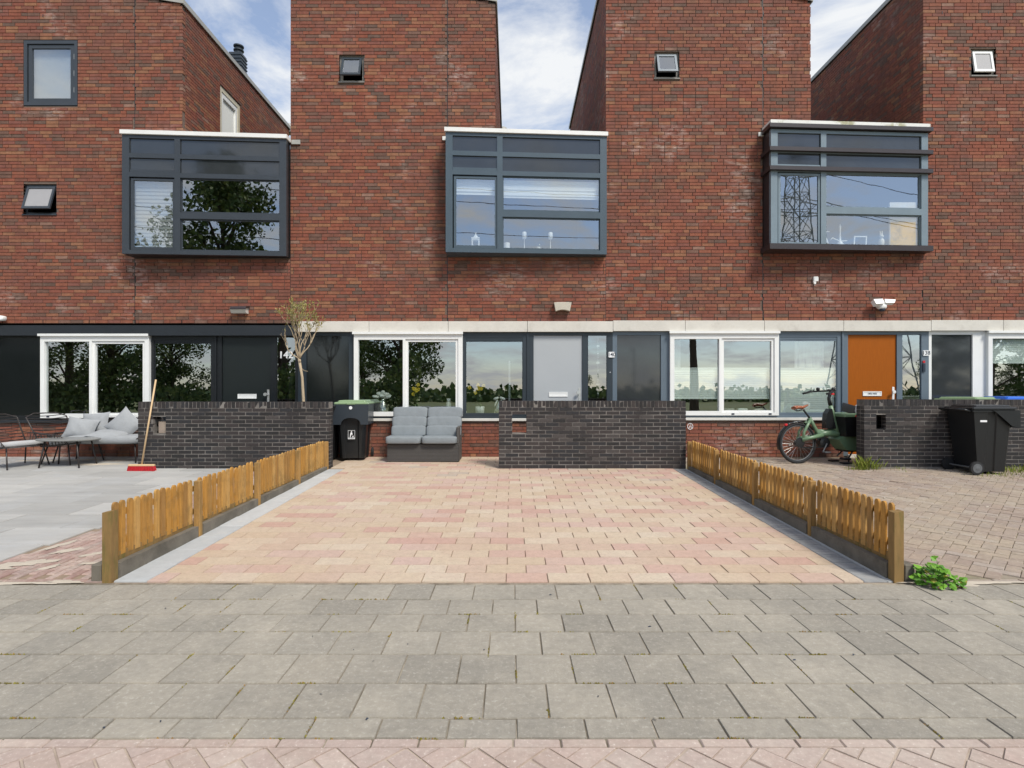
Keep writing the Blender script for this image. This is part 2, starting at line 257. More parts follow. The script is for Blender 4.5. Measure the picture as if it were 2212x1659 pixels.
# ------------------------------------------------------------------ mesh helpers
ORG = {}
class MB:
    def __init__(s): s.v = []; s.f = []; s.a = []
    def add(s, vs, fs, r=0.0):
        o = len(s.v); s.v += [tuple(v) for v in vs]
        for f in fs: s.f.append(tuple(i + o for i in f)); s.a.append(r)
    def box(s, x0, x1, y0, y1, z0, z1, r=0.0, M4=None, fn=None):
        if x0 > x1: x0, x1 = x1, x0
        if y0 > y1: y0, y1 = y1, y0
        if z0 > z1: z0, z1 = z1, z0
        vs = [Vector(p) for p in ((x0,y0,z0),(x1,y0,z0),(x1,y1,z0),(x0,y1,z0),(x0,y0,z1),(x1,y0,z1),(x1,y1,z1),(x0,y1,z1))]
        if fn: vs = [Vector(fn(*v)) for v in vs]
        if M4: vs = [M4 @ v for v in vs]
        s.add(vs, [(0,3,2,1),(4,5,6,7),(0,1,5,4),(1,2,6,5),(2,3,7,6),(3,0,4,7)], r); return s
    def bbox(s, x0, x1, y0, y1, z0, z1, b=0.01, r=0.0, M4=None):
        """box with its vertical and top edges chamfered"""
        poly = [(x0+b,y0),(x1-b,y0),(x1,y0+b),(x1,y1-b),(x1-b,y1),(x0+b,y1),(x0,y1-b),(x0,y0+b)]
        cx, cy = (x0+x1)/2, (y0+y1)/2
        kx, ky = max(0,(x1-x0-2*b)/(x1-x0)), max(0,(y1-y0-2*b)/(y1-y0))
        vs = []
        for z, q in ((z0,1),(z1-b,1),(z1,0)):
            for (x,y) in poly:
                vs.append(Vector((x,y,z)) if q else Vector((cx+(x-cx)*kx, cy+(y-cy)*ky, z)))
        if M4: vs = [M4 @ v for v in vs]
        n = 8; fs = [tuple(reversed(range(n))), tuple(range(2*n,3*n))]
        for k in range(2):
            for i in range(n): j=(i+1)%n; fs.append((k*n+i,k*n+j,(k+1)*n+j,(k+1)*n+i))
        s.add(vs, fs, r); return s
    def tube(s, pts, r, n=8, v=0.0, close=False):
        pts = [Vector(p) for p in pts]; m = len(pts)
        rs = r if isinstance(r, (list, tuple)) else [r]*m
        o = []; up = None
        for i, p in enumerate(pts):
            if close: t = (pts[(i+1)%m]-pts[i-1])
            else: t = (pts[min(i+1,m-1)]-pts[max(i-1,0)])
            t.normalize()
            if up is None:
                a = Vector((0,0,1)) if abs(t.z) < .9 else Vector((1,0,0)); up = (a - t*a.dot(t)).normalized()
            else:
                up = (up - t*up.dot(t)); up = up.normalized() if up.length > 1e-6 else Vector((1,0,0))
            sd_ = t.cross(up)
            for k in range(n):
                an = 2*math.pi*k/n; o.append(p + (up*math.cos(an)+sd_*math.sin(an))*rs[i])
        fs = []
        for i in range(m if close else m-1):
            i2 = (i+1)%m
            for k in range(n): k2=(k+1)%n; fs.append((i*n+k, i2*n+k, i2*n+k2, i*n+k2))
        if not close: fs.append(tuple(range(n))); fs.append(tuple(reversed(range((m-1)*n, m*n))))
        s.add(o, fs, v); return s
    def lathe(s, prof, c=(0,0,0), axis='z', n=20, v=0.0, M4=None):
        o = []
        for (r, h) in prof:
            for k in range(n):
                a = 2*math.pi*k/n; p = (r*math.cos(a), r*math.sin(a), h)
                if axis == 'y': p = (p[0], h, p[1])
                if axis == 'x': p = (h, p[0], p[1])
                q = Vector(c)+Vector(p); o.append(M4 @ q if M4 else q)
        fs = []
        for i in range(len(prof)-1):
            for k in range(n): k2=(k+1)%n; fs.append((i*n+k, i*n+k2, (i+1)*n+k2, (i+1)*n+k))
        fs.append(tuple(reversed(range(n)))); fs.append(tuple(range((len(prof)-1)*n, len(prof)*n)))
        s.add(o, fs, v); return s
    def prism(s, poly, axis, a0, a1, v=0.0, M4=None):
        def P(p, a): return {'y': (p[0], a, p[1]), 'x': (a, p[0], p[1]), 'z': (p[0], p[1], a)}[axis]
        n = len(poly); o = [Vector(P(p, a0)) for p in poly]+[Vector(P(p, a1)) for p in poly]
        if M4: o = [M4 @ q for q in o]
        fs = [tuple(range(n)), tuple(reversed(range(n, 2*n)))]
        for i in range(n): j=(i+1)%n; fs.append((i, i+n, j+n, j))
        s.add(o, fs, v); return s
    def slab(s, x0, x1, z0, z1, holes, y0, y1, fn=None, v=0.0):
        """upright slab (thickness y0..y1) with rectangular holes"""
        hs = [(max(a,x0), min(b,x1), max(c,z0), min(d,z1)) for a,b,c,d in holes]
        hs = [h for h in hs if h[1]-h[0] > 1e-5 and h[3]-h[2] > 1e-5]
        xs = sorted({x0,x1,*[q for h in hs for q in h[:2]]}); zs = sorted({z0,z1,*[q for h in hs for q in h[2:]]})
        def solid(i, j):
            if i < 0 or j < 0 or i >= len(xs)-1 or j >= len(zs)-1: return False
            mx_, mz = (xs[i]+xs[i+1])/2, (zs[j]+zs[j+1])/2
            return not any(h[0] < mx_ < h[1] and h[2] < mz < h[3] for h in hs)
        F = (lambda p: Vector(fn(*p))) if fn else (lambda p: Vector(p))
        for i in range(len(xs)-1):
            for j in range(len(zs)-1):
                if not solid(i, j): continue
                a, b, c, d = xs[i], xs[i+1], zs[j], zs[j+1]
                def q(*ps): s.add([F(p) for p in ps], [(0,1,2,3)], v)
                q((a,y0,c),(b,y0,c),(b,y0,d),(a,y0,d)); q((b,y1,c),(a,y1,c),(a,y1,d),(b,y1,d))
                if not solid(i-1,j): q((a,y1,c),(a,y0,c),(a,y0,d),(a,y1,d))
                if not solid(i+1,j): q((b,y0,c),(b,y1,c),(b,y1,d),(b,y0,d))
                if not solid(i,j-1): q((a,y1,c),(b,y1,c),(b,y0,c),(a,y0,c))
                if not solid(i,j+1): q((a,y0,d),(b,y0,d),(b,y1,d),(a,y1,d))
        return s
    def sq(s, c, h, e=0.35, M4=None, nu=20, nv=12, v=0.0, e2=None):
        """superquadric: a soft rounded block"""
        e2 = e2 or e
        def cp(a, p): x = math.cos(a); return math.copysign(abs(x)**p, x)
        def sp(a, p): x = math.sin(a); return math.copysign(abs(x)**p, x)
        o = []
        for i in range(nv+1):
            ph = -math.pi/2 + math.pi*i/nv
            for k in range(nu):
                th = 2*math.pi*(k+.5)/nu
                p = Vector((h[0]*cp(ph,e)*cp(th,e2), h[1]*cp(ph,e)*sp(th,e2), h[2]*sp(ph,e)))
                o.append((M4 @ p if M4 else p)+Vector(c))
        fs = []
        for i in range(nv):
            for k in range(nu): k2=(k+1)%nu; fs.append((i*nu+k, i*nu+k2, (i+1)*nu+k2, (i+1)*nu+k))
        s.add(o, fs, v); return s
    def mesh(s, name, mat, smooth=False, off=Vector((0,0,0))):
        me = bpy.data.meshes.new(name)
        me.from_pydata([(x-off.x, y-off.y, z-off.z) for x,y,z in s.v], [], s.f)
        at = me.attributes.new('rnd', 'FLOAT', 'FACE'); at.data.foreach_set('value', s.a)
        if smooth: me.polygons.foreach_set('use_smooth', [True]*len(s.f))
        if mat: me.materials.append(M[mat])
        me.update(); return me
    def build(s, name, mat, parent=None, smooth=False, kind=None, label=None, cat=None, group=None):
        xs, ys, zs = zip(*s.v)
        c = Vector(((min(xs)+max(xs))/2, (min(ys)+max(ys))/2, min(zs)))
        o = bpy.data.objects.new(name, s.mesh(name, mat, smooth, c)); C.objects.link(o)
        o.location = c
        if parent is not None: o.parent = parent; o.location = c - ORG[parent.name]
        ORG[o.name] = c
        if kind: o['kind'] = kind
        if label: o['label'] = label
        if cat: o['category'] = cat
        if group: o['group'] = group
        return o

def thing(name, label, cat, loc, group=None, rotz=0.0, local=False):
    o = bpy.data.objects.new(name, None); C.objects.link(o); o.empty_display_size = .2
    o.location = loc; o.rotation_euler = (0, 0, rotz); o['label'] = label; o['category'] = cat
    if group: o['group'] = group
    ORG[o.name] = Vector((0,0,0)) if local else Vector(loc)
    return o

def piece(name, me, parent, loc, rot=None, scale=None):
    o = bpy.data.objects.new(name, me); C.objects.link(o); o.parent = parent
    o.location = Vector(loc) - ORG[parent.name]
    if rot: o.rotation_euler = rot
    if scale: o.scale = scale
    return o

def children(o): return list(o.children)
def copy_tree(o, loc=None, rotz=None, label=None, group=None, parent=None):
    c = o.copy(); C.objects.link(c)
    if parent is not None: c.parent = parent
    if loc is not None: c.location = loc
    if rotz is not None: c.rotation_euler = (0,0,rotz)
    if label: c['label'] = label
    if group: c['group'] = group
    for ch in children(o): copy_tree(ch, parent=c)
    return c

def text_obj(s, size, mat, name, parent, loc, rot=(rad(90),0,0), ext=0.002, bold=0.0, cat=None, label=None):
    cu = bpy.data.curves.new(name, 'FONT'); cu.body = s; cu.size = size; cu.extrude = ext; cu.align_x = 'CENTER'; cu.align_y = 'CENTER'; cu.offset = bold
    t = bpy.data.objects.new('tmp_text', cu); C.objects.link(t)
    me = bpy.data.meshes.new_from_object(t.evaluated_get(bpy.context.evaluated_depsgraph_get()))
    bpy.data.objects.remove(t); me.materials.clear(); me.materials.append(M[mat])
    o = bpy.data.objects.new(name, me); C.objects.link(o); o.location = loc; o.rotation_euler = rot
    if parent is not None: o.parent = parent; o.location = Vector(loc) - ORG[parent.name]
    if label: o['label'] = label
    if cat: o['category'] = cat
    return o

# pools of shared piece meshes
NV = 24
def brick_pool(mat, n=NV):
    ms = []
    for i in range(n):
        b = MB(); j = lambda a: RN.uniform(-a, a)
        vs = [(-.5+j(.006),j(.02),-.5+j(.03)),(.5+j(.006),j(.02),-.5+j(.03)),(.5+j(.006),j(.02),.5+j(.03)),(-.5+j(.006),j(.02),.5+j(.03)),(-.5,1,-.5),(.5,1,-.5),(.5,1,.5),(-.5,1,.5)]
        b.add(vs, [(0,1,2,3),(1,5,6,2),(4,0,3,7),(3,2,6,7),(4,5,1,0),(5,4,7,6)], (i+.5)/n)
        ms.append(b.mesh('brick', mat))
    return ms
def paver_pool(mat, n=14, ch=.03):
    """unit paver, top at z=0, chamfered top edge"""
    ms = []
    for i in range(n):
        b = MB(); b.add(paver_verts(ch), PF, (i+.5)/n); ms.append(b.mesh('paver', mat))
    return ms
PF = [(8,9,10,11),(4,5,9,8),(5,6,10,9),(6,7,11,10),(7,4,8,11),(0,1,5,4),(1,2,6,5),(2,3,7,6),(3,0,4,7)]
def paver_verts(ch=.03, cz=.12):
    a = .5; c = .5-ch; j = lambda q: RN.uniform(-q, q)
    return [(-a,-a,-1),(a,-a,-1),(a,a,-1),(-a,a,-1),(-a,-a,-cz),(a,-a,-cz),(a,a,-cz),(-a,a,-cz)] + [(sx*(c+j(ch*.3)),sy*(c+j(ch*.3)),0) for sx,sy in ((-1,-1),(1,-1),(1,1),(-1,1))]

SL = .0292
ANG = math.atan(SL)
def G(y): return max(0.0, SL*(y-4.2)) if y < 10.6 else SL*6.4

def lay_pavers(items, name, pool_mat, parent, maxn=300, depth=.05, ch=.03, stuff_name=None, pool=None):
    """items: (x, y, ztop, w, l, rotz, slope, rnd). The nearest maxn become objects, the rest one mesh."""
    pool = pool or paver_pool(pool_mat, 14, ch)
    items = sorted(items, key=lambda t: math.hypot(t[0], t[1]) + 100*(t[3]*t[4] < .25*items[0][3]*items[0][4]))
    for (x, y, z, w_, l_, rz, sl, rv) in items[:maxn]:
        rot = Euler((RN.gauss(0, .003), RN.gauss(0, .003), rz + RN.gauss(0, .004)))
        if sl: rot = (Matrix.Rotation(sl, 3, 'X') @ rot.to_matrix()).to_euler()
        piece(name, pool[int(rv*len(pool)) % len(pool)], parent, (x, y, z + RN.gauss(0, .0012)), rot, (w_, l_, depth))
    rest = items[maxn:]
    if rest:
        b = MB(); base = paver_verts(ch)
        for (x, y, z, w_, l_, rz, sl, rv) in rest:
            m4 = Matrix.Translation((x, y, z + RN.gauss(0, .0012))) @ Matrix.Rotation(sl, 4, 'X') @ Matrix.Rotation(rz + RN.gauss(0, .004), 4, 'Z') @ Matrix.Rotation(RN.gauss(0, .003), 4, 'X') @ Matrix.Diagonal((w_, l_, depth, 1))
            b.add([m4 @ Vector(v) for v in base], PF, rv)
        b.build(stuff_name or name, pool_mat, parent, kind='stuff')

def structure(name):
    o = bpy.data.objects.new(name, None); C.objects.link(o); o['kind'] = 'structure'; ORG[o.name] = Vector((0,0,0)); return o

def sheet(mb, pts, r=0): mb.add(pts, [(0,1,2,3)], r)

# ------------------------------------------------------------------ ground
b = MB(); sheet(b, [(-900,-900,-.09),(900,-900,-.09),(900,900,-.09),(-900,900,-.09)]); b.build('ground', 'meadow', kind='structure')
b = MB(); b.box(-40, 40, -3.6, 2.2595, -.08, -.006); road = b.build('road', 'street_sand', kind='structure')

side = MB(); side.box(-14, 14, 2.26, 4.2, -.08, -.0075); sidewalk = side.build('sidewalk', 'sand', kind='structure')
# driveway, patio, side paving, border strips: beds of sand that carry their stones
def bed(name, x0, x1, y0, y1, mat, dz=.010):
    b = MB(); zz = lambda y: SL*(y-4.2)
    b.add([(x0,y0,-.08),(x1,y0,-.08),(x1,y1,-.08),(x0,y1,-.08),(x0,y0,zz(y0)-dz),(x1,y0,zz(y0)-dz),(x1,y1,zz(y1)-dz),(x0,y1,zz(y1)-dz)],
          [(0,3,2,1),(4,5,6,7),(0,1,5,4),(1,2,6,5),(2,3,7,6),(3,0,4,7)])
    return b.build(name, mat, kind='structure')
HB = 10.56
DW0, DW1 = -2.73, 2.63
drive = bed('driveway', -3.0, 2.86, 4.205, HB, 'paver_joint')
patio = bed('patio', -14, -3.0, 4.205, HB, 'paver_joint')
yard = bed('side_yard_paving', 2.86, 14, 4.205, HB, 'old_joint')

# street bricks at the very front: a stretcher row and herringbone behind it
its = []
x = -3.6
while x < 3.6:
    l_ = .19 + RN.uniform(-.006, .006); its.append((x+l_/2, 2.288, .0, l_-.006, .050, 0, 0, RN.random())); x += l_
c45 = math.cos(rad(45))
for a in range(-60, 60):
    for bb in range(-60, 60):
        k = (a-bb) % 4
        if k == 0: u, v, rz = a+1, bb+.5, 45
        elif k == 3: u, v, rz = a+.5, bb+1, 135
        else: continue
        px = (u-v)*c45*.1; py = (u+v)*c45*.1
        if 1.45 < py < 2.185 and abs(px) < 3.2: its.append((px, py, 0, .192, .092, rad(rz), 0, RN.random()))
cut_pool = []
for a in range(-60, 60):
    for bb in range(-60, 60):
        k = (a-bb) % 4
        if k == 0: u, v, rz = a+1, bb+.5, 45
        elif k == 3: u, v, rz = a+.5, bb+1, 135
        else: continue
        px = (u-v)*c45*.1; py = (u+v)*c45*.1
        if not (2.185 <= py < 2.36 and abs(px) < 3.2): continue
        ca, sa = math.cos(rad(rz)), math.sin(rad(rz))
        poly = [(px+ca*x_-sa*y_, py+sa*x_+ca*y_) for x_, y_ in ((-.097,-.047),(.097,-.047),(.097,.047),(-.097,.047))]
        out = []; lim = 2.2585
        for i in range(4):
            A, B = poly[i], poly[(i+1) % 4]
            if A[1] <= lim: out.append(A)
            if (A[1]-lim)*(B[1]-lim) < 0: q = (lim-A[1])/(B[1]-A[1]); out.append((A[0]+q*(B[0]-A[0]), lim))
        if len(out) < 3: continue
        area = abs(sum(out[i][0]*out[(i+1) % len(out)][1]-out[(i+1) % len(out)][0]*out[i][1] for i in range(len(out))))/2
        if area < .0012: continue
        b = MB(); b.prism(list(reversed(out)), 'z', -.04, RN.uniform(-.0015,.0008), RN.random()); b.build('brick', 'street_brick', road)
lay_pavers(its, 'brick', 'street_brick', road, 240, .05, .02)

# sidewalk slabs
rows = [(4.150, 3.858, 'B'), (3.858, 3.602, 'A'), (3.602, 3.342, 'B'), (3.342, 3.056, 'A'), (3.056, 2.756, 'B'), (2.756, 2.463, 'A'), (2.463, 2.318, 'B')]
its = []
for (ya, yb, ab) in rows:
    x0 = (-.128 if ab == 'A' else .020); k = -18
    while k < 18:
        xc = x0 + .292*(k+.5)
        if abs(xc) < 4.9: its.append((xc, (ya+yb)/2, 0, .292-.0045-RN.uniform(0,.003), ya-yb-.012, 0, 0, min(.999, RN.random()*.97)))
        k += 1
# one pale replaced slab
its = [(t[:7] + (.99,)) if (abs(t[0]+1.02) < .15 and abs(t[1]-2.906) < .05) else t for t in its]
lay_pavers(its, 'paving_slab', 'tile', sidewalk, 300, .05, .008)

# driveway pavers
its = []; y = 4.21; r_ = 0
while y < 10.42:
    dep = .187; yc = y + dep/2; off = 0 if r_ % 2 else .158
    xl, xr = (DW0, DW1) if y < 9.18 else (-2.98, 2.8)
    x = xl - off + RN.uniform(-.004, .004)
    while x < xr:
        a, e = max(x, xl), min(x+.316, xr)
        if e-a > .04: its.append(((a+e)/2, yc, SL*(yc-4.2)+.002, e-a-.0045, dep-.006, 0, ANG, RN.random()))
        x += .316
    y += dep; r_ += 1
lay_pavers(its, 'paver', 'paver', drive, 300, .05, .010)
# left border slabs, right border bricks
its = []; y = 4.215
while y < 9.15:
    its.append((-2.857, y+.19, SL*(y+.19-4.2)+.003, .245, .374, 0, ANG, RN.random())); y += .38
lay_pavers(its, 'border_slab', 'edge_tile', drive, 300, .05, .012)
its = []; y = 4.215
while y < 9.15:
    its.append((2.725, y+.035, SL*(y+.035-4.2)+.002, .175, .064, 0, ANG, RN.random())); y += .07
lay_pavers(its, 'border_brick', 'edge_brick', drive, 300, .05, .03)
b = MB(); b.box(2.815, 2.86, 4.215, 9.18, -.02, 0.001, fn=lambda x,y,z: (x, y, z+SL*(y-4.2))); b.build('border_strip', 'edge_tile', drive)

# patio slabs and the strip of red bricks
its = []; y = 4.56; r_ = 0
while y < 10.4:
    off = 0 if r_ % 2 else .4
    x = -4.22 + .10*(y-4.75)*.9 if y < 6 else -4.1
    x -= 0
    first = True
    while x > -12.5:
        l_ = (.8 if not (first and off) else .4); first = False
        its.append((x-l_/2, y+.275, SL*(y+.275-4.2)+.004, l_-.013, .538, 0, ANG, RN.random())); x -= l_
    y += .55; r_ += 1
lay_pavers(its, 'patio_slab', 'patio', patio, 300, .05, .006)
its = []
x = -5.6
while x < -3.16:
    l_ = .2; its.append((x+l_/2, 4.24, .0, l_-.006, .055, 0, 0, RN.random())); x += l_
xx = -5.9; k = 0
while xx < -3.14:
    y = 4.275 + (0 if k % 2 else -.1)
    while y < 9.1:
        lim = -4.20 + .09*(y-4.75) if y < 6 else -4.08
        if (xx > lim or y < 4.5) and y > 4.26: its.append((xx, y+.1, SL*(y+.1-4.2)-.001+RN.gauss(0,.001), .062, .193, RN.gauss(0,.01), ANG, RN.random()))
        y += .2
    xx += .068; k += 1
lay_pavers(its, 'brick', 'red_brick', patio, 300, .05, .04)
# loose sand swept over the joints
def blob(mb, cx, cy, rx, ry, rot, n=26, top=.004):
    pts = []
    ph = [RN.uniform(0, 6.28) for _ in range(4)]
    for i in range(n):
        a = 2*math.pi*i/n; q = 1 + .28*math.sin(2*a+ph[0]) + .18*math.sin(5*a+ph[1]) + .12*math.sin(9*a+ph[2])
        u, v = rx*q*math.cos(a), ry*q*math.sin(a)
        x = cx+u*math.cos(rot)-v*math.sin(rot); y = cy+u*math.sin(rot)+v*math.cos(rot)
        pts.append((x, y, SL*max(0, y-4.2)+.0015))
    pts.append((cx, cy, SL*max(0, cy-4.2)+.0015+top))
    mb.add(pts, [(i, (i+1) % n, n) for i in range(n)])
b = MB()
for (cx, cy, rx, ry, ro) in [(-3.98,4.62,.17,.085,.3),(-4.16,4.48,.14,.05,.2),(-3.72,4.52,.10,.03,.9),(-3.9,4.95,.12,.05,1.0),(-3.6,4.86,.10,.04,.6),(-4.1,5.1,.14,.045,1.4),(-3.45,4.62,.08,.03,.4),(-4.3,4.36,.2,.03,.2)]:
    blob(b, cx, cy, rx, ry, ro)
for _ in range(12): blob(b, RN.uniform(-4.6,-3.2), RN.uniform(4.16,4.24), RN.uniform(.1,.3), RN.uniform(.012,.03), 0)
for _ in range(7): blob(b, RN.uniform(-9.2,-6.6), RN.uniform(9.5,10.2), RN.uniform(.2,.5), RN.uniform(.04,.1), 0, top=.02)
b.build('loose_sand', 'loose_sand', kind='stuff', label='pale sand swept over the red bricks beside the patio', cat='sand')

# old herringbone paving on the right
its = []
for a in range(-10, 190):
    for bb in range(-190, 190):
        k = (a-bb) % 4
        if k == 0: u, v, rz = a+1, bb+.5, 45
        elif k == 3: u, v, rz = a+.5, bb+1, 135
        else: continue
        px = (u-v)*c45*.1; py = (u+v)*c45*.1
        if 4.28 < py < 10.35 and 3.06 < px < 1.02*py+.4 and px < 10.6: its.append((px, py, SL*(py-4.2)+RN.gauss(0,.002), .195, .095, rad(rz), ANG, RN.random()))
x = 3.02
while x < 5.2: its.append((x+.1, 4.235, .001, .194, .055, 0, 0, RN.random())); x += .2
lay_pavers(its, 'brick', 'old_brick', yard, 300, .05, .022)
b = MB()
for _ in range(40):
    cx, cy = RN.uniform(3.3, 6.5), RN.uniform(4.4, 7.6)
    blob(b, cx, cy, RN.uniform(.012,.05), RN.uniform(.006,.018), RN.uniform(0,3), 10, .003)
for (cx, cy, rx, ry) in ((3.12,4.17,.13,.05),(3.25,4.15,.16,.04),(3.5,4.19,.3,.03),(4.1,4.2,.4,.025),(3.0,4.19,.1,.02)): blob(b, cx, cy, rx, ry, 0, 20, .006)
b.build('sand_flecks', 'loose_sand', kind='stuff', label='pale sand flecks scattered on the old brown paving', cat='sand')

# ------------------------------------------------------------------ houses
FD = 10.5
Xf = lambda x: X(x, FD)
CO = .0629
HOUSE_BRICKS = brick_pool('brick')
BX = [-48, 627, 1308, 1993, 2676]

def lay(x0, x1, z0, z1, holes, top=None, gaps=()):
    """brick boxes of a wall in wild bond: (xa, xb, za)"""
    out = []; z = z0; k = 0
    hs = list(holes)
    while z + CO*.9 < z1:
        zb = z + CO - .010
        xe = x1
        if top and z > 7:
            while xe > x0 and zb > top(xe): xe -= .05
        spans = [(x0, xe)]
        for g in gaps:
            spans = [q for (a, e) in spans for q in ([(a, g-.006), (g+.006, e)] if a < g < e else [(a, e)])]
        for (ha, hb, hc, hd) in hs:
            if min(zb, hd) - max(z, hc) < .008: continue
            ns_ = []
            for (a, e) in spans:
                if hb <= a or ha >= e: ns_.append((a, e))
                else:
                    if ha - a > .02: ns_.append((a, ha))
                    if e - hb > .02: ns_.append((hb, e))
            spans = ns_
        x = x0 - RN.choice((0, .058, .115, .173))
        seq = []
        while x < x1:
            l_ = .231 if RN.random() > .16 else .1155
            seq.append((x, x+l_-.011)); x += l_
        for (a, e) in spans:
            for (p, q) in seq:
                p2, q2 = max(p, a), min(q, e)
                if q2 - p2 > .028: out.append((p2, q2, z))
        z += CO; k += 1
    return out

def brick_val(): return RN.random()

def small_window(par, xa, xb, za, zb, fmat, tilt, sash_mat, pane='glass', sw=.045):
    wn = MB(); wn.slab(xa, xb, za+.02, zb, [(xa+sw, xb-sw, za+.02+sw, zb-sw)], FD+.05, FD+.12)
    wp = wn.build('window', fmat, par)
    f = MB(); f.box(xa-.01, xb+.01, FD-.02, FD+.05, za-.005, za+.018); f.build('sill', fmat, wp)
    ia, ib, ic, id_ = xa+sw+.004, xb-sw-.004, za+.02+sw+.004, zb-sw-.004
    m4 = Matrix.Translation(((ia+ib)/2, FD+.06, id_)) @ Matrix.Rotation(-rad(tilt), 4, 'X')
    hw = (ib-ia)/2; hh = id_-ic
    s = MB(); s.slab(-hw, hw, -hh, 0, [(-hw+.04, hw-.04, -hh+.045, -.04)], -.03, .0, fn=lambda x,y,z: m4 @ Vector((x,y,z)))
    s.build('sash', sash_mat, wp)
    g = MB(); g.box(-hw+.038, hw-.038, -.018, -.012, -hh+.043, -.038, M4=m4); g.build('pane', pane, wp)

def facade_house(k, conf):
    bx = BX[k]; dz = conf['dz']
    x0 = Xf(bx); x1 = Xf(BX[k+1]); xm = Xf(bx+339); xt = Xf(bx+442.5)
    zz = lambda y: Z(y, FD) + dz
    h = thing('brick_house', conf['label'], 'house', ((x0+x1)/2, FD+2, G(10.5)), 'brick row houses')
    zl0, zl1 = zz(717), zz(694.3)             # lintel band
    zs = zz(909)                              # underside of sill
    zbay0, zbay1 = conf['bz']
    zroof = zbay1 - .03
    top = lambda x: 9.30 + dz - .165*(x-x0)
    holes = [(xm+.02, x1-.02, zbay0+.02, zbay1+.3)]
    win = []
    for (a, e, yt, yb_) in conf['windows']: win.append((Xf(bx+a), Xf(bx+e), zz(yb_), zz(yt)))
    # ---- brick courses
    boxes = []
    bays_hole = (xm, x1, zbay0-.0, zbay1+.05)
    fr = lay(x0+.004, x1-.004, zl1+.004, 9.32+dz, [bays_hole, (xt, x1+1, zroof+.0, 99)]+win, top, gaps=(xm,))
    pl = lay(x0+.004, Xf(bx+513), .125, zs, [])
    for (a, e, z) in fr + pl: boxes.append(('f', a, e, z, brick_val()))
    # rank: the full bricks nearest to the camera show largest
    boxes.sort(key=lambda t: (t[2]-t[1] < .2, math.hypot((t[1]+t[2])/2, FD, (t[3]-CAMH))))
    for (_, a, e, z, rv) in boxes[:300]:
        piece('brick', HOUSE_BRICKS[int(rv*NV) % NV], h, ((a+e)/2, FD+RN.uniform(-.002,.002), z+(CO-.010)/2), None, (e-a, .09, CO-.010))
    st = MB()
    for (_, a, e, z, rv) in boxes[300:]:
        y0 = FD+RN.uniform(-.002,.002); st.box(a, e, y0, FD+.09, z, z+CO-.010, rv)
    # ---- side walls of the tower
    yb = conf['yb']
    if conf['right']:
        hr = [conf['side_door']] if conf.get('side_door') else []
        for (a, e, z) in lay(FD+.095, yb, zroof-.2, top(xt)-.01, hr): st.box(xt-.09, xt, a, e, z, z+CO-.010, brick_val())
    if conf['left']:
        for (a, e, z) in lay(FD+.095, yb, zroof-.3, top(x0)-.01, []): st.box(x0+.004, x0+.094, a, e, z, z+CO-.010, brick_val())
    st.build('brick_courses', 'brick', h, kind='stuff')
    # ---- mortar core
    co = MB()
    co.slab(x0, x1, zl1, zroof, [bays_hole]+win, FD+.012, FD+.2)
    co.slab(x0, Xf(bx+515), .05, zs, [], FD+.012, FD+.1)
    zt = zroof
    # tower front: stepped under the sloping top
    n = 8
    tw = [q for q in win if q[3] > zt]
    co.slab(x0+.012, xt-.012, zt, top(xt)-.03, tw, FD+.012, FD+.2)
    co.prism([(x0+.012, top(xt)-.03), (xt-.012, top(xt)-.03), (x0+.012, top(x0)-.03)], 'y', FD+.012, FD+.2)
    hr = [conf['side_door']] if conf.get('side_door') else []
    co.slab(FD+.2, yb, zt-.2, top(xt)-.03, hr, 0, .15, fn=lambda a, b_, c: (xt-.012-b_, a, c))
    co.slab(FD+.2, yb, zt-.3, top(x0)-.03, [], 0, .15, fn=lambda a, b_, c: (x0+.012+b_, a, c))
    co.prism([(x0+.012, zt), (xt-.012, zt), (xt-.012, top(xt)-.03), (x0+.012, top(x0)-.03)], 'y', yb-.2, yb)
    # ground and first floor body behind
    co.box(x0, x1, yb-.2, yb-.01, .05, zt-.3)
    if k == 0: co.box(x0, x0+.2, FD+.2, yb-.2, .05, zt-.3)
    if k == 3: co.box(x1-.2, x1, FD+.2, yb-.2, .05, zt-.3)
    co.build('wall', 'mortar', h)
    # movement joints
    j = MB(); j.box(xm-.005, xm+.005, FD+.002, FD+.011, zl1, zbay0-.02); j.box(xm-.005, xm+.005, FD+.002, FD+.011, zbay1+.1, 9.3-.165*(xm-x0)+dz-.06)
    j.box(x0-.004, x0+.003, FD+.002, FD+.011, zl1, zroof)
    j.build('movement_joint', 'black', h)
    wv = MB()
    for i in range(7):
        xw = x0 + .35 + i*.86
        wv.box(xw, xw+.012, FD-.003, FD+.01, zl1+.004, zl1+.058)
        if xw < xt-.1: wv.box(xw, xw+.012, FD-.003, FD+.01, zz(30)-.03, zz(30)+.025)
    wv.build('weep_hole', 'black', h)
    # roofs
    rf = MB(); rf.prism([(x0-.02, top(x0)+.0), (xt+.02, top(xt)), (xt+.02, top(xt)+.05), (x0-.02, top(x0)+.05)], 'y', FD-.02, yb+.02); rfo = rf.build('roof', 'roof', h)
    cp = MB(); cp.prism([(x0-.03, top(x0)-.02), (xt+.03, top(xt)-.02), (xt+.03, top(xt)+.06), (x0-.03, top(x0)+.06)], 'y', FD-.03, FD-.018)
    cp.box(xt+.012, xt+.035, FD-.018, yb+.02, top(xt)-.03, top(xt)+.06); cp.box(x0-.035, x0-.02, FD-.018, yb+.02, top(x0)-.03, top(x0)+.06)
    cp.build('coping', conf['coping'], rfo)
    fl = MB(); fl.box(xt, x1, FD+.2, yb, zroof-.12, zroof); fl.build('flat_roof', 'roof', h)
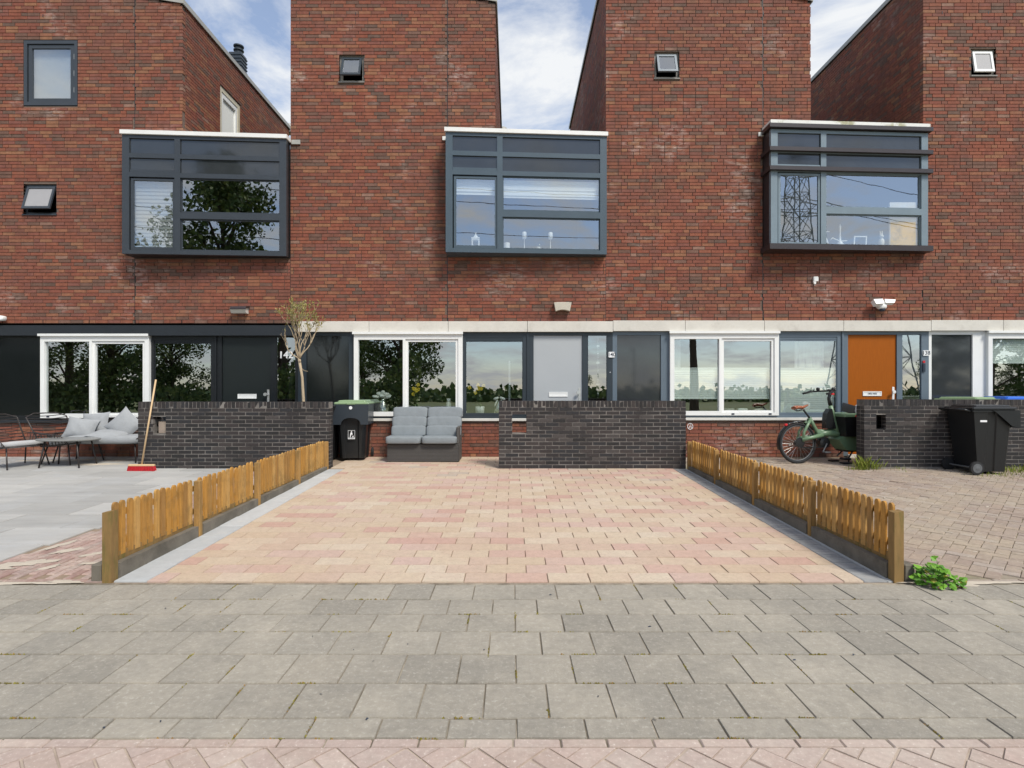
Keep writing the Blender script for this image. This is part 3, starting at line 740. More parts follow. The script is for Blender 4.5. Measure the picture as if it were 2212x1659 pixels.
    # hopper at the back end of the roof
    hp = MB(); hp.lathe([(.09,0),(.12,.04),(.12,.24),(.10,.26)], (xt-.03 if k == 0 else xt+.05, yb+.12 if k == 0 else yb-.1, 8.52 if k == 0 else 8.70), n=14); hp.build('vent_pipe', 'zinc', h, smooth=True)
    # rooms behind the windows
    rm = MB()
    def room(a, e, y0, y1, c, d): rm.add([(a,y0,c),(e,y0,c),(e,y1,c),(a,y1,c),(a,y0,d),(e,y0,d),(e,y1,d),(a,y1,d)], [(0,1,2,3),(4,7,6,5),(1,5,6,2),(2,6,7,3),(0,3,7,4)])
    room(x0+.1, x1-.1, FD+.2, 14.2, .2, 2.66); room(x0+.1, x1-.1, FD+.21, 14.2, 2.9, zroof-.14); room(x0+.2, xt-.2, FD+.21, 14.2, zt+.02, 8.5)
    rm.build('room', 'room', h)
    # ---- lintel band
    if conf['lintel'] == 'concrete':
        q0 = bx + (18 if k == 1 else 15)
        for i in range(4):
            a = q0 if i == 0 else bx + i*170.5; e = bx+(i+1)*170.5 if i < 3 else BX[k+1]+15
            lb = MB(); lb.bbox(Xf(a)+.003, Xf(e)-.003, FD-.035, FD+.19, zl0, zl1-.002, .004); lb.build('lintel_block', 'concrete', h)
    else:
        for (a, e) in ((bx-30, bx+340), (bx+340, bx+690)):
            lb = MB(); lb.box(Xf(a)+.001, Xf(e)-.001, FD-.07, FD+.19, zz(722)+.005, zz(699.5)); lb.build('lintel_cladding', 'cladding', h)
    # ---- frames of the ground floor
    xa, xb = bx+15, BX[k+1]+15
    P = [conf['panel'], (378,502), (525,631), (643,684)]
    Wx = (138, 372)
    zf0 = .2
    H = lambda a, e, yt, yb_: (Xf(bx+a), Xf(bx+e), zz(yb_), zz(yt))
    yT = 724
    zlim = zl0 - .004 if conf['lintel'] == 'concrete' else zz(722)
    fh = [(Xf(xa)-1, Xf(bx+514), 0, zz(904)), H(*P[0], yT+1, 894), H(*Wx, 718 if k else 724.5, 904), H(*P[1], 729, 894)]
    door = (Xf(bx+P[2][0]), Xf(bx+P[2][1]), zf0+.03, zz(yT)); sidl = (Xf(bx+P[3][0]), Xf(bx+P[3][1]), zf0+.35, zz(yT))
    fh += [door, sidl]
    ff = MB(); ff.slab(Xf(xa)+.002, Xf(xb)-.002, zf0, zlim, fh, FD+.03, FD+.11)
    fo = ff.build('facade_frame', conf['frame'], h)
    dp = MB(); dp.box(Xf(bx+511), Xf(bx+514.5), FD+.005, FD+.029, zf0, zlim); dp.build('door_post', conf['frame'], h)
    # blank panel
    a, e, c, d = fh[1]
    p = MB(); p.box(a, e, FD+.06, FD+.09, c, d); po = p.build('facade_panel', conf['panel_mat'], h)
    # sill
    sl = MB(); sl.bbox(Xf(bx+ (18 if k else -5)), Xf(bx+512), FD-.045, FD+.1, zs, zz(903.8), .005); sl.build('window_sill', conf['sill'], h)
    sb = MB(); sb.box(Xf(bx+18), Xf(bx+513), FD+.005, FD+.11, zz(903.6), zz(899)-.0); sb.build('bottom_rail', conf['frame'], h)
    # white sliding window
    a, e, c, d = H(*Wx, 719, 898.8)
    g1 = H(147, 243, 734, 889.5); g2 = H(254.5, 357, 738.5, 888)
    s = MB(); s.slab(a, e, c, d, [(g1[0], H(243.5,0,0,0)[0], g1[2], g1[3]), (H(249,0,0,0)[0], g2[1]+.05, g2[2]-.04, g2[3]+.05)], FD-.035, FD+.06)
    so = s.build('sliding_window', 'white', h)
    t_ = MB(); t_.box(a-.02, e+.01, FD-.075, FD-.036, zz(722.5), zz(717.5)); t_.build('drip_rail', 'white', so)
    t_ = MB(); t_.slab(H(249,0,0,0)[0]+.001, g2[1]+.049, g2[2]-.039, g2[3]+.049, [g2], FD-.012, FD+.045); t_.build('sash', 'white', so)
    gm = 'glass_dark'
    g = MB(); g.box(g1[0]-.004, g1[1]+.004, FD+.012, FD+.02, g1[2]-.004, g1[3]+.004); g.build('pane', gm, so)
    g = MB(); g.box(g2[0]-.004, g2[1]+.004, FD+.022, FD+.03, g2[2]-.004, g2[3]+.004); g.build('pane', gm, so)
    t_ = MB()
    for xx in (152, 270, 350): t_.box(Xf(bx+xx), Xf(bx+xx+6), FD-.042, FD-.0355, zz(897), zz(894))
    t_.build('drain_cap', 'ink', so)
    # fixed window with roller box
    a, e, c, d = fh[3]
    s = MB(); s.slab(a, e, c, d, [(a+.012, e-.012, c+.012, d-.045)], FD+.04, FD+.085); wo_ = s.build('window', conf['frame2'], h)
    t_ = MB(); t_.box(a+.013, e-.013, FD+.045, FD+.08, zz(738), d-.046); t_.build('roller_box', conf['frame'], wo_)
    g = MB(); g.box(a+.006, e-.006, FD+.052, FD+.06, c+.006, zz(738)-.001); g.build('pane', gm, wo_)
    # door
    a, e, c, d = door
    s = MB(); s.box(a+.003, e-.003, FD+.055, FD+.1, c, d-.003); do = s.build('door', conf['door'], h)
    t_ = MB(); t_.box(a-.01, e+.01, FD-.02, FD+.1, zf0-.06, zf0+.028); t_.build('threshold', 'stone_sill', do)
    lx0, lx1 = a+.29, a+.29+.35
    t_ = MB(); t_.slab(lx0, lx1, zz(857), zz(847), [(lx0+.015, lx1-.015, zz(857)+.014, zz(847)-.014)], FD+.043, FD+.054)
    t_.box(lx0+.012, lx1-.012, FD+.047, FD+.0535, zz(857)+.012, zz(847)-.012); lo = t_.build('letterbox', 'white_metal', do)
    t_ = MB(); hx_ = e-.055
    t_.bbox(hx_-.022, hx_+.022, FD+.046, FD+.054, zz(868), zz(837.5), .004); t_.tube([(hx_, FD+.05, zz(848)), (hx_, FD+.0, zz(848)), (hx_-.03, FD-.005, zz(848))], .011, 8)
    t_.lathe([(.001,0),(.03,.0),(.033,.02),(.022,.035),(.001,.037)], (hx_-.03, FD-.03, zz(848)), axis='y', n=14); t_.build('handle', 'steel' if k != 2 else 'white_metal', do)
    if k == 2: text_obj('NEE NEE', .045, 'ink', 'letterbox_lettering', do, ((lx0+lx1)/2, FD+.0425, zz(852)), ext=.0005)
    # sidelight
    a, e, c, d = sidl
    s = MB(); s.slab(a, e, c, d, [(a+.006, e-.006, c+.03, d-.006)], FD+.045, FD+.075); sdo = s.build('sidelight', conf['frame'], h)
    g = MB(); g.box(a+.003, e-.003, FD+.056, FD+.062, c+.028, d-.004); g.build('pane', gm, sdo)
    # ---- upper windows
    if k == 0:
        a, e, c, d = win[0]
        s = MB(); s.slab(a+.01, e-.01, c+.012, d-.012, [(a+.07, e-.07, c+.075, d-.075)], FD+.0, FD+.08); wo_ = s.build('window', 'bay_dark', h)
        t_ = MB(); t_.slab(a+.085, e-.085, c+.085, d-.085, [(a+.15, e-.15, c+.15, d-.15)], FD+.02, FD+.07); t_.build('sash', 'bay_dark', wo_)
        g = MB(); g.box(a+.145, e-.145, FD+.04, FD+.046, c+.145, d-.145); g.build('pane', 'glass', wo_)
        t_ = MB()
        for q in (.2, .5, .8): t_.box(e-.083, e-.071, FD+.012, FD+.03, c+.1+q*(d-c-.2)-.05, c+.1+q*(d-c-.2)+.05)
        t_.build('hinge', 'white_metal', wo_)
        t_ = MB(); t_.box(a+.1, e-.1, FD+.11, FD+.12, c+.1, d-.1); t_.build('window_screen', 'blind_grey', wo_)
        small_window(h, *win[1], 'bay_dark', 17, 'bay_dark', 'frosted')
    else:
        small_window(h, *win[0], 'grey_frame', 19 if k != 3 else 9, 'blue_grey' if k == 2 else 'anthracite' if k == 1 else 'white', 'frosted' if k == 3 else 'glass')
    bay_window(h, k, conf, xm, x1)
    return h

def bay_window(h, k, conf, xm, x1):
    zb0, zb1 = conf['bz']; col = conf['bay']
    Lb = x1 - xm - .02; dl, dr = conf['bd']
    A = xm + .01
    def fn(u, t, z): return (A + u, dl + (dr-dl)*u/Lb + t, z)
    Hh = zb1 - zb0
    U = lambda q: q*Lb
    V = lambda q: zb1 - q*Hh
    base = MB()
    holes = [(U(.042),U(.315),V(.153),V(.027)), (U(.349),U(.958),V(.153),V(.027)), (U(.042),U(.315),V(.313),V(.192)), (U(.349),U(.958),V(.313),V(.192)),
             (U(.042),U(.315),V(.967),V(.352)), (U(.349),U(.958),V(.645),V(.352)), (U(.349),U(.958),V(.967),V(.697))]
    base.slab(0, Lb, zb0, zb1, holes, 0, .07, fn=fn)
    bo = base.build('bay_window', col, h)
    # shell
    sh = MB()
    back = lambda u: FD+.01 - (dl + (dr-dl)*u/Lb)
    for (ua, ub) in ((0, .03), (Lb-.03, Lb)):
        b0, b1 = back(ua), back(ub)
        vs = [fn(ua,.071,zb0),fn(ub,.071,zb0),fn(ub,b1,zb0),fn(ua,b0,zb0),fn(ua,.071,zb1),fn(ub,.071,zb1),fn(ub,b1,zb1),fn(ua,b0,zb1)]
        sh.add(vs, [(0,3,2,1),(4,5,6,7),(0,1,5,4),(1,2,6,5),(2,3,7,6),(3,0,4,7)])
    for (za, zb) in ((zb0, zb0+.06), (zb1-.06, zb1)):
        vs = [fn(.031,.071,za),fn(Lb-.031,.071,za),fn(Lb-.031,back(Lb),za),fn(.031,back(0),za),fn(.031,.071,zb),fn(Lb-.031,.071,zb),fn(Lb-.031,back(Lb),zb),fn(.031,back(0),zb)]
        sh.add(vs, [(0,3,2,1),(4,5,6,7),(0,1,5,4),(1,2,6,5),(2,3,7,6),(3,0,4,7)])
    sh.build('bay_shell', 'fin' if k == 2 else 'black' if k == 0 else col, bo)
    cpg = MB()
    over = .035
    vs = []
    for z in (zb1+.004, zb1+.075):
        vs += [fn(-.02,-over,z), fn(Lb+.02,-over,z), fn(Lb+.02,back(Lb)+.1,z), fn(-.02,back(0)+.1,z)]
    if k == 2: vs = [(p[0]-.0, p[1]+.0, p[2]+.082) for i, p in enumerate(vs)]
    cpg.add(vs, [(0,3,2,1),(4,5,6,7),(0,1,5,4),(1,2,6,5),(2,3,7,6),(3,0,4,7)]); cpg.build('coping', 'stained_coping' if k == 2 else 'white_coping', bo)
    # spandrel panels and panes
    for i, (a, e, c, d) in enumerate(holes[:4]):
        p = MB(); p.box(a-.003, e+.003, .03, .045, c-.003, d+.003, fn=fn); p.build('spandrel_panel', 'spandrel', bo)
        if i == 2: q = MB(); q.box(a+.004, e-.004, .012, .029, c+.004, c+.05, fn=fn); q.build('vent_strip', col, bo)
    a, e, c, d = holes[4]
    s = MB(); s.slab(a+.02, e-.006, c+.006, d-.02, [(a+.065, e-.04, c+.06, d-.06)], .02, .065, fn=fn); so = s.build('sash', col, bo)
    p = MB(); p.box(a+.06, e-.035, .04, .046, c+.055, d-.055, fn=fn); p.build('pane', 'glass', bo)
    for (a, e, c, d) in holes[5:]:
        s = MB(); s.slab(a, e, c, d, [(a+.018, e-.018, c+.03, d-.022)], .035, .068, fn=fn); s.build('glazing_bead', col, bo)
        p = MB(); p.box(a+.012, e-.012, .048, .054, c+.024, d-.016, fn=fn); p.build('pane', 'glass', bo)
    if k == 2:
        for q in (-.022, .172, .332, .985):
            s = MB()
            zc = V(q); th = .035 if q < .9 else .05
            vs = []
            for z in (zc-th, zc+th):
                vs += [fn(-.05,-.07,z), fn(Lb+.05,-.07,z), fn(Lb+.05,back(Lb),z), fn(-.05,back(0),z)]
            s.add(vs, [(0,3,2,1),(4,5,6,7),(0,1,5,4),(1,2,6,5),(2,3,7,6),(3,0,4,7)]); s.build('fin', 'fin', bo)
    # flashing stub beside the coping
    if k == 0:
        s = MB(); s.box(x1+.03, x1+.19, FD-.03, FD-.004, zb1-.03, zb1+.05); s.build('flashing', 'zinc', bo)
    elif k < 3:
        s = MB(); s.box(xm-.09, xm+.0, FD-.03, FD-.004, zb1+.0, zb1+.07); s.build('flashing', 'stained_coping', bo)
    BAYS[k] = (fn, Lb, V, U, bo)
BAYS = {}

conf = [
 dict(label='brick house with black ground floor, black door and dark grey bay window', dz=-.035, windows=[(98,216,82,225),(98,170,393,461)], bz=(3.885,6.03), bd=(10.14,10.33), bay='bay_dark',
      lintel='dark', frame='black', frame2='black', panel=(0,135), panel_mat='black_panel', sill='cladding', door='door_black', yb=15.5, right=True, left=False, side_door=(11.85,12.75,6.0,7.86), coping='zinc'),
 dict(label='brick house with grey door, concrete lintel and slate blue bay window', dz=0, windows=[(105,159,118,179)], bz=(3.915,6.075), bd=(10.14,10.33), bay='bay_blue',
      lintel='concrete', frame='anthracite', frame2='anthracite', panel=(33,125), panel_mat='black_panel', sill='stone_sill', door='door_grey', yb=16.3, right=True, left=False, coping='zinc'),
 dict(label='brick house with orange door and bay window with dark brown fins', dz=.014, windows=[(105,159,113,173)], bz=(3.985,6.15), bd=(10.19,10.36), bay='bay_light',
      lintel='concrete', frame='blue_grey', frame2='blue_grey', panel=(25,120), panel_mat='spandrel', sill='stone_sill', door='door_orange', yb=17.0, right=False, left=True, coping='zinc'),
 dict(label='brick house at the right edge with white framed ground floor', dz=.022, windows=[(104,158,107,168)], bz=(3.985,6.15), bd=(10.19,10.36), bay='bay_blue',
      lintel='concrete', frame='white', frame2='white', panel=(21,110), panel_mat='spandrel', sill='stone_sill', door='door_grey', yb=17.0, right=False, left=True, coping='zinc'),
]
HS = [facade_house(k, conf[k]) for k in range(4)]

# terrace door in the side wall of the left tower, chimney on its roof
xt0 = Xf(BX[0]+442.5)
s = MB(); s.slab(11.85, 12.75, 6.0, 7.86, [(11.95, 12.65, 6.0, 7.76)], .02, .10, fn=lambda a,b_,c: (xt0-b_, a, c)); sdo = s.build('side_door', 'cream', HS[0])
g = MB(); g.box(xt0-.075, xt0-.065, 11.95, 12.65, 6.0, 7.76); g.build('pane', 'blind', sdo)
g = MB(); g.slab(11.955, 12.645, 6.0, 7.75, [(12.03, 12.57, 6.0, 7.66)], .03, .064, fn=lambda a,b_,c: (xt0-b_, a, c)); g.build('sash', 'white', sdo)
cx_, cy_, rz_ = -6.42, 13.2, 8.66
s = MB(); s.box(cx_-.14, cx_+.14, cy_-.14, cy_+.14, rz_, 9.27); ch = s.build('chimney', 'bay_dark', HS[0])
s = MB()
for q in range(7): s.box(cx_-.155, cx_+.155, cy_-.155, cy_+.155, 8.72+q*.08, 8.745+q*.08)
s.build('chimney_louver', 'anthracite', ch)
s = MB(); s.lathe([(.08,0),(.08,.07),(.115,.09),(.115,.11),(.07,.12),(.07,.17),(.115,.185),(.115,.21),(.02,.23)], (cx_+.02, cy_, 9.272), n=18); s.build('chimney_cap', 'anthracite', ch, smooth=False)

# ------------------------------------------------------------------ garden walls
DARK = brick_pool('dark_brick')
WD = 9.2
def garden_wall(label, xa, xb, zt, hole, side=None, end_left=False):
    gz = G(WD) - .03
    th = .21
    o = thing('garden_wall', label, 'wall', ((xa+xb)/2, WD+th/2, G(WD)), 'dark brick garden walls')
    core = MB(); core.slab(xa+.003, xb-.003, gz-.05, zt-.004, [hole], WD+.003, WD+th-.003); core.build('mortar', 'dark_mortar', o)
    z = zt - .108
    n = int((xb-xa)/.0625); st = (xb-xa)/n
    def pc(x, y, z_, sx, sy, sz, rot=None): piece('brick', DARK[RN.randrange(NV)], o, (x, y, z_), rot, (sx, sy, sz))
    for i in range(n): pc(xa+(i+.5)*st, WD+RN.uniform(-.002,.002), zt-.05, st-.009, th-.001, .1)
    k = 0; rest = MB()
    while z - .053 > gz:
        zc = z - .0265; off = 0 if k % 2 else .11
        x = xa - off
        while x < xb:
            a, e = max(x, xa), min(x+.208, xb)
            segs = [(a, e)]
            if hole and zc > hole[2]-.01 and zc < hole[3]+.01:
                segs = []
                if a < hole[0]-.02: segs.append((a, min(e, hole[0])))
                if e > hole[1]+.02: segs.append((max(a, hole[1]), e))
            for (a2, e2) in segs:
                if e2-a2 > .03:
                    pc((a2+e2)/2, WD+RN.uniform(-.002,.001), zc, e2-a2, .098, .050)
                    rest.box(a2, e2, WD+th-.098, WD+th, zc-.0265, zc+.0265, RN.random())
            x += .22
        if end_left and k % 2: pass
        z -= .0625; k += 1
    rest.build('back_courses', 'dark_brick', o, kind='stuff')
    return o
garden_wall('dark brick garden wall behind the broom, beside the lounge set', X(298,WD), X(710,WD), Z(868,WD), (X(330,WD), X(358,WD), Z(937,WD), Z(900,WD)))
garden_wall('dark brick garden wall in the middle, right of the grey sofa', X(1077,WD), X(1481,WD), Z(866,WD), (X(1106,WD), X(1137,WD), Z(936,WD), Z(895,WD)))
garden_wall('dark brick garden wall on the right, behind the black wheelie bin', X(1866,WD), X(1866,WD)+4.2, Z(863,WD), (X(1892,WD), X(1913,WD), Z(929,WD), Z(896,WD)))
# pink letter brick behind the slot of the left wall
s = MB(); s.bbox(X(337,WD)+.0, X(357,WD), WD+.06, WD+.2, Z(936,WD), Z(911,WD), .005, .5); s.build('stone_block', 'old_brick', label='pinkish stone block set in the slot of the left garden wall', cat='block')
s = MB(); s.box(X(1887,WD), X(1920,WD), WD+.212, WD+.5, Z(935,WD), Z(890,WD)); s.build('letter_box', 'black', label='black letter box behind the slot of the right garden wall', cat='letter box')

# ------------------------------------------------------------------ picket fences
def picket_pool():
    ms = []
    for i in range(8):
        b = MB(); w_ = .0285; h_ = .42; n = 6; tilt = RN.uniform(-.003,.003)
        poly = [(-w_, 0), (w_, 0), (w_, h_-.032)]
        for k in range(1, n): a = math.pi*k/n; poly.append((w_*math.cos(a), h_-.032+.030*math.sin(a)))
        poly.append((-w_, h_-.032))
        poly = [(p+tilt*q/.4, q) for p, q in poly]
        b.prism(poly, 'x', -.009, .009, (i+.5)/8); ms.append(b.mesh('picket', 'picket'))
    return ms
PK = picket_pool()
def fence(label, xf, sgn):
    """sgn: +1 when the driveway lies on the +x side"""
    o = thing('picket_fence', label, 'fence', (xf, 6.7, G(6.7)), 'low picket fences along the driveway')
    posts = [4.235, 5.40, 6.66, 7.92, 9.13]
    ztop = lambda y: .575 + .0085*(y-4.3)
    for i, y in enumerate(posts):
        p = MB(); w_ = .035 if i == 0 else .03; hy = .035 if i == 0 else .028
        zt = ztop(y) - (.045 if i == 0 else .02)
        if i == 0:   # notched end post
            p.prism([(xf-w_, -.05), (xf+w_, -.05), (xf+w_, zt), (xf+w_*.35, zt-.008), (xf-w_*.1, zt-.006), (xf-w_, zt-.012)], 'y', y-hy, y+hy)
        else: p.bbox(xf-w_+.012*sgn, xf+w_+.012*sgn, y-hy, y+hy, G(y)-.04, zt, .005)
        p.build('post', 'mossy_post' if i == 0 else 'post', o, label='mossy weathered end post' if i == 0 else None)
    for i in range(4):
        ya, yb = posts[i]+.04, posts[i+1]-.04
        n = 13; st = (yb-ya)/n
        for k in range(n):
            y = ya+(k+.5)*st
            piece('picket', PK[RN.randrange(8)], o, (xf-.02*sgn+RN.gauss(0,.0015), y, ztop(y)-.42+RN.gauss(0,.004)), (RN.gauss(0,.008), 0, RN.gauss(0,.012)), (1, 1, 1))
        r = MB()
        for q in (.10, .32):
            zc = lambda y: ztop(y)-.42+q
            r.box(xf-.032*sgn, xf-.055*sgn, posts[i], posts[i+1], -.025, .025, fn=lambda x, y, z: (x, y, z+zc(y)))
        r.build('rail', 'picket', o)
        kb = MB(); zk = lambda y: .118+.016*(y-4.2)
        xa_, xb_ = xf-.012*sgn, xf+.042*sgn
        for (a, e) in ((posts[i]+.045, posts[i+1]-.045),):
            vs = [(xa_, a, G(a)-.04),(xb_, a, G(a)-.04),(xb_, e, G(e)-.04),(xa_, e, G(e)-.04),(xa_, a, zk(a)),(xb_, a, zk(a)),(xb_, e, zk(e)),(xa_, e, zk(e))]
            kb.add(vs, [(0,3,2,1),(4,5,6,7),(0,1,5,4),(1,2,6,5),(2,3,7,6),(3,0,4,7)])
        kb.build('concrete_board', 'kerb', o)
        kb = MB(); kb.box(xf-.056*sgn, xf-.014*sgn, posts[i]+.04, posts[i+1]-.04, -.03, 0, fn=lambda x, y, z: (x, y, (ztop(y)-.42+.03 if z == 0 else G(y)-.03))); kb.build('base_board', 'mossy_post', o)
    kb = MB(); kb.bbox(xf-.13*sgn if sgn > 0 else xf+.055, xf-.055 if sgn > 0 else xf+.13, 4.215, 9.1, -.03, .125, .006); kb.build('kerb_stone', 'kerb', o)
    return o
fence('low wooden picket fence on the left of the driveway, beside the pale patio', -3.02, 1)
fence('low wooden picket fence on the right of the driveway, beside the green weed', 2.885, -1)

# ------------------------------------------------------------------ wheelie bins
def make_bin(label, lid_mat, loc, rotz, group, collar=False, scale=1.0, name='wheelie_bin'):
    """local frame: front towards -y, wheels at +y"""
    o = thing(name, label, 'wheelie bin', loc, group, rotz, local=True)
    b = MB()
    # ribbed tapering body: section polygon at each level
    def sec(t):
        w_ = .205 + .055*t; f = -.245 - .055*t; k = .20 + .10*t
        return [(-w_, k), (-w_, f*.30), (-w_+.018, f*.22), (-w_+.018, f*.05+.02), (-w_, -.02+f*.0+.05)][:0] + \
            [(-w_, k), (-w_, .10), (-w_+.016, .085), (-w_+.016, -.03), (-w_, -.045), (-w_, f+.05), (-w_+.05, f),
             (-.12, f), (-.10, f+.022), (.10, f+.022), (.12, f),
             (w_-.05, f), (w_, f+.05), (w_, -.045), (w_-.016, -.03), (w_-.016, .085), (w_, .10), (w_, k)]
    lv = [0, .25, .5, .75, 1.0]; o_ = []; n = len(sec(0))
    for t in lv:
        for (x, y) in sec(t): o_.append((x, y, .04 + t*.89))
    fs = []
    for i in range(len(lv)-1):
        for k in range(n): k2=(k+1)%n; fs.append((i*n+k, i*n+k2, (i+1)*n+k2, (i+1)*n+k))
    fs.append(tuple(reversed(range(n)))); fs.append(tuple(range((len(lv)-1)*n, len(lv)*n)))
    b.add(o_, fs); b.build('body', 'bin', o)
    r = MB(); r.bbox(-.275, .275, -.318, .33, .931, .965, .012); r.build('rim', 'bin', o)
    l_ = MB()
    l_.bbox(-.285, .285, -.335, .335, .966, 1.0, .015)
    l_.bbox(-.235, .235, -.28, .27, 1.0, 1.03, .02)
    l_.bbox(-.07, .07, -.36, -.336, .962, .99, .006)
    lo = l_.build('lid', lid_mat, o)
    hd = MB(); hd.tube([(-.24,.34,.94),(-.24,.43,.965),(.24,.43,.965),(.24,.34,.94)], .016, 8); hd.build('handle', 'bin', o, smooth=True)
    if collar:
        c = MB(); poly = [(-.292, .62), (-.17, .62)]
        for q in range(0, 13): a = math.pi - math.pi*q/12; poly.append((.165*math.cos(a), .62+.115*math.sin(a)**.8 if q not in (0, 12) else .62))
        poly += [(.17, .62), (.292, .62), (.292, .962), (-.292, .962)]
        seen = []; [seen.append(p) for p in poly if not seen or (abs(p[0]-seen[-1][0])+abs(p[1]-seen[-1][1])) > 1e-4]
        c.prism(seen, 'y', -.345, -.322); c.box(-.292, -.278, -.3215, .2, .62, .962); c.box(.278, .292, -.3215, .2, .62, .962)
        co_ = c.build('collar', 'bin_collar', o)
        k_ = MB(); k_.lathe([(.001,-.352),(.028,-.352),(.028,-.346)], (0,0,.905), axis='y', n=16); k_.build('lock', 'sticker', co_)
        s = MB(); s.box(-.066, .066, -.2955, -.2945, .40, .56); 
        s = MB(); s.slab(-.058, .058, .37, .52, [(-.053,.053,.398,.515)], -.280, -.278); so = s.build('sticker', 'sticker', o)
        s = MB()   # white figure dropping litter on a dark field
        s.prism([(-.026,.403),(-.014,.403),(-.006,.435),(.002,.452),(.008,.44),(.018,.445),(.014,.478),(.0,.488),(-.014,.484),(-.022,.46)], 'y', -.2795, -.2785)
        s.lathe([(.001,-.2795),(.010,-.2795),(.010,-.2785)], (.0,0,.499), axis='y', n=10); s.box(.016,.034,-.2795,-.2785,.403,.428); s.build('pictogram', 'sticker', so)
        t = text_obj('KLIKO', .034, 'ink', 'sticker_lettering', so, (0,0,0), ext=.0004); t.location = Vector((0,-.2808,.384)) - ORG[so.name]
    for sx in (-1, 1):
        w_ = MB(); w_.lathe([(.07,-.022),(.098,-.018),(.10,0),(.098,.018),(.07,.022)], (sx*.268, .27, .10), axis='x', n=22); wo_ = w_.build('wheel', 'rubber', o)
        w_ = MB(); w_.lathe([(.001,sx*.027),(.02,sx*.027),(.03,sx*.0235),(.066,sx*.0235),(.068,sx*.0225)], (sx*.268, .27, .10), axis='x', n=22); w_.build('hub', 'hub', wo_)
    ax = MB(); ax.tube([(-.24,.27,.10),(.24,.27,.10)], .012, 8); ax.build('axle', 'hub', o)
    if scale != 1: o.scale = (scale,)*3
    return o
BG = 'wheelie bins in the front gardens'
bd_ = 9.93
make_bin('black wheelie bin with pale green lid and arched collar, left of the sofa', 'bin_green', (X(755,bd_), bd_+.33, G(bd_+.3)), rad(4), BG, collar=True, scale=1.04)
make_bin('black wheelie bin squeezed between the left wall and the green lidded bin', 'bin', (X(722,bd_)-.0-.26, 10.12, G(10.0)), rad(3), BG, scale=1.0)
bb_ = make_bin('black wheelie bin with wheels showing, in front of the right wall', 'bin', (7.36, 8.87, G(8.75)), rad(90), BG, scale=1.035)
# long skirt of its lid and a white label on its side
s = MB(); m4 = None
s.prism([(-.36,.955),(.05,.955),(.0,.93),(-.24,.72),(-.36,.70)], 'x', -.292, -.286); s.prism([(-.36,.955),(.05,.955),(.0,.93),(-.24,.72),(-.36,.70)], 'x', .286, .292); s.box(-.286, .286, -.36, -.352, .70, .955)
s.build('lid_skirt', 'bin', bb_)
s = MB(); s.box(-.2525, -.2505, .10, .20, .78, .825); s.build('label_sticker', 'sticker', bb_)
make_bin('green lidded bin behind the right wall, only its lid showing', 'bin_green', (X(2088,9.9), 9.9, G(9.9)), rad(200), BG, scale=1.11)
make_bin('blue lidded bin behind the right wall at the photo edge', 'bin_blue', (X(2182,9.85), 9.85, G(9.85)), rad(172), BG, scale=1.12)

# ------------------------------------------------------------------ grey wicker sofa
so_d = 9.86
o = thing('wicker_sofa', 'grey wicker two seat sofa with grey cushions under the window', 'sofa', (X(915,so_d), so_d+.3, G(so_d)))
sx0, sx1 = X(836,so_d), X(991,so_d); g0 = G(so_d)+.0
b = MB(); b.bbox(sx0, sx1, so_d, so_d+.58, g0+.015, g0+.325, .02); base = b.build('base', 'wicker', o)
b = MB()
for q in range(12): b.box(sx0-.003, sx1+.003, so_d-.004, so_d+.3, g0+.03+q*.024, g0+.044+q*.024)
b.build('weave', 'wicker', base)
b = MB(); b.bbox(sx0+.02, sx1, so_d+.42, so_d+.60, g0+.33, g0+.86, .02); b.bbox(sx1-.05, sx1, so_d+.0, so_d+.42, g0+.327, g0+.62, .015); b.build('back_frame', 'wicker', o)
sw_ = (sx1-sx0)
for i in range(2):
    cx_ = sx0-.03+sw_*.25+i*sw_*.5
    b = MB(); b.sq((cx_, so_d+.22, g0+.39), (sw_*.25-.003, .31, .064), .22, nu=28, nv=16); b.build('seat_cushion', 'cushion', o, smooth=True)
    cx2 = cx_+.04
    b = MB()
    for q, (zc, hh) in enumerate(((.52,.085),(.68,.085),(.845,.09))):
        m4 = Matrix.Rotation(rad(-12), 3, 'X')
        b.sq((cx2+.008*q, so_d+.32+.05*q, g0+zc), (sw_*.248, .085, hh+.012), .26, M4=m4, nu=28, nv=16)
    b.build('back_cushion', 'cushion', o, smooth=True)
for xx in (sx0+.03, sx1-.03):
    b = MB(); b.lathe([(.02,0),(.02,.016)], (xx, so_d+.04, g0), n=8); b.build('foot', 'bin', o)

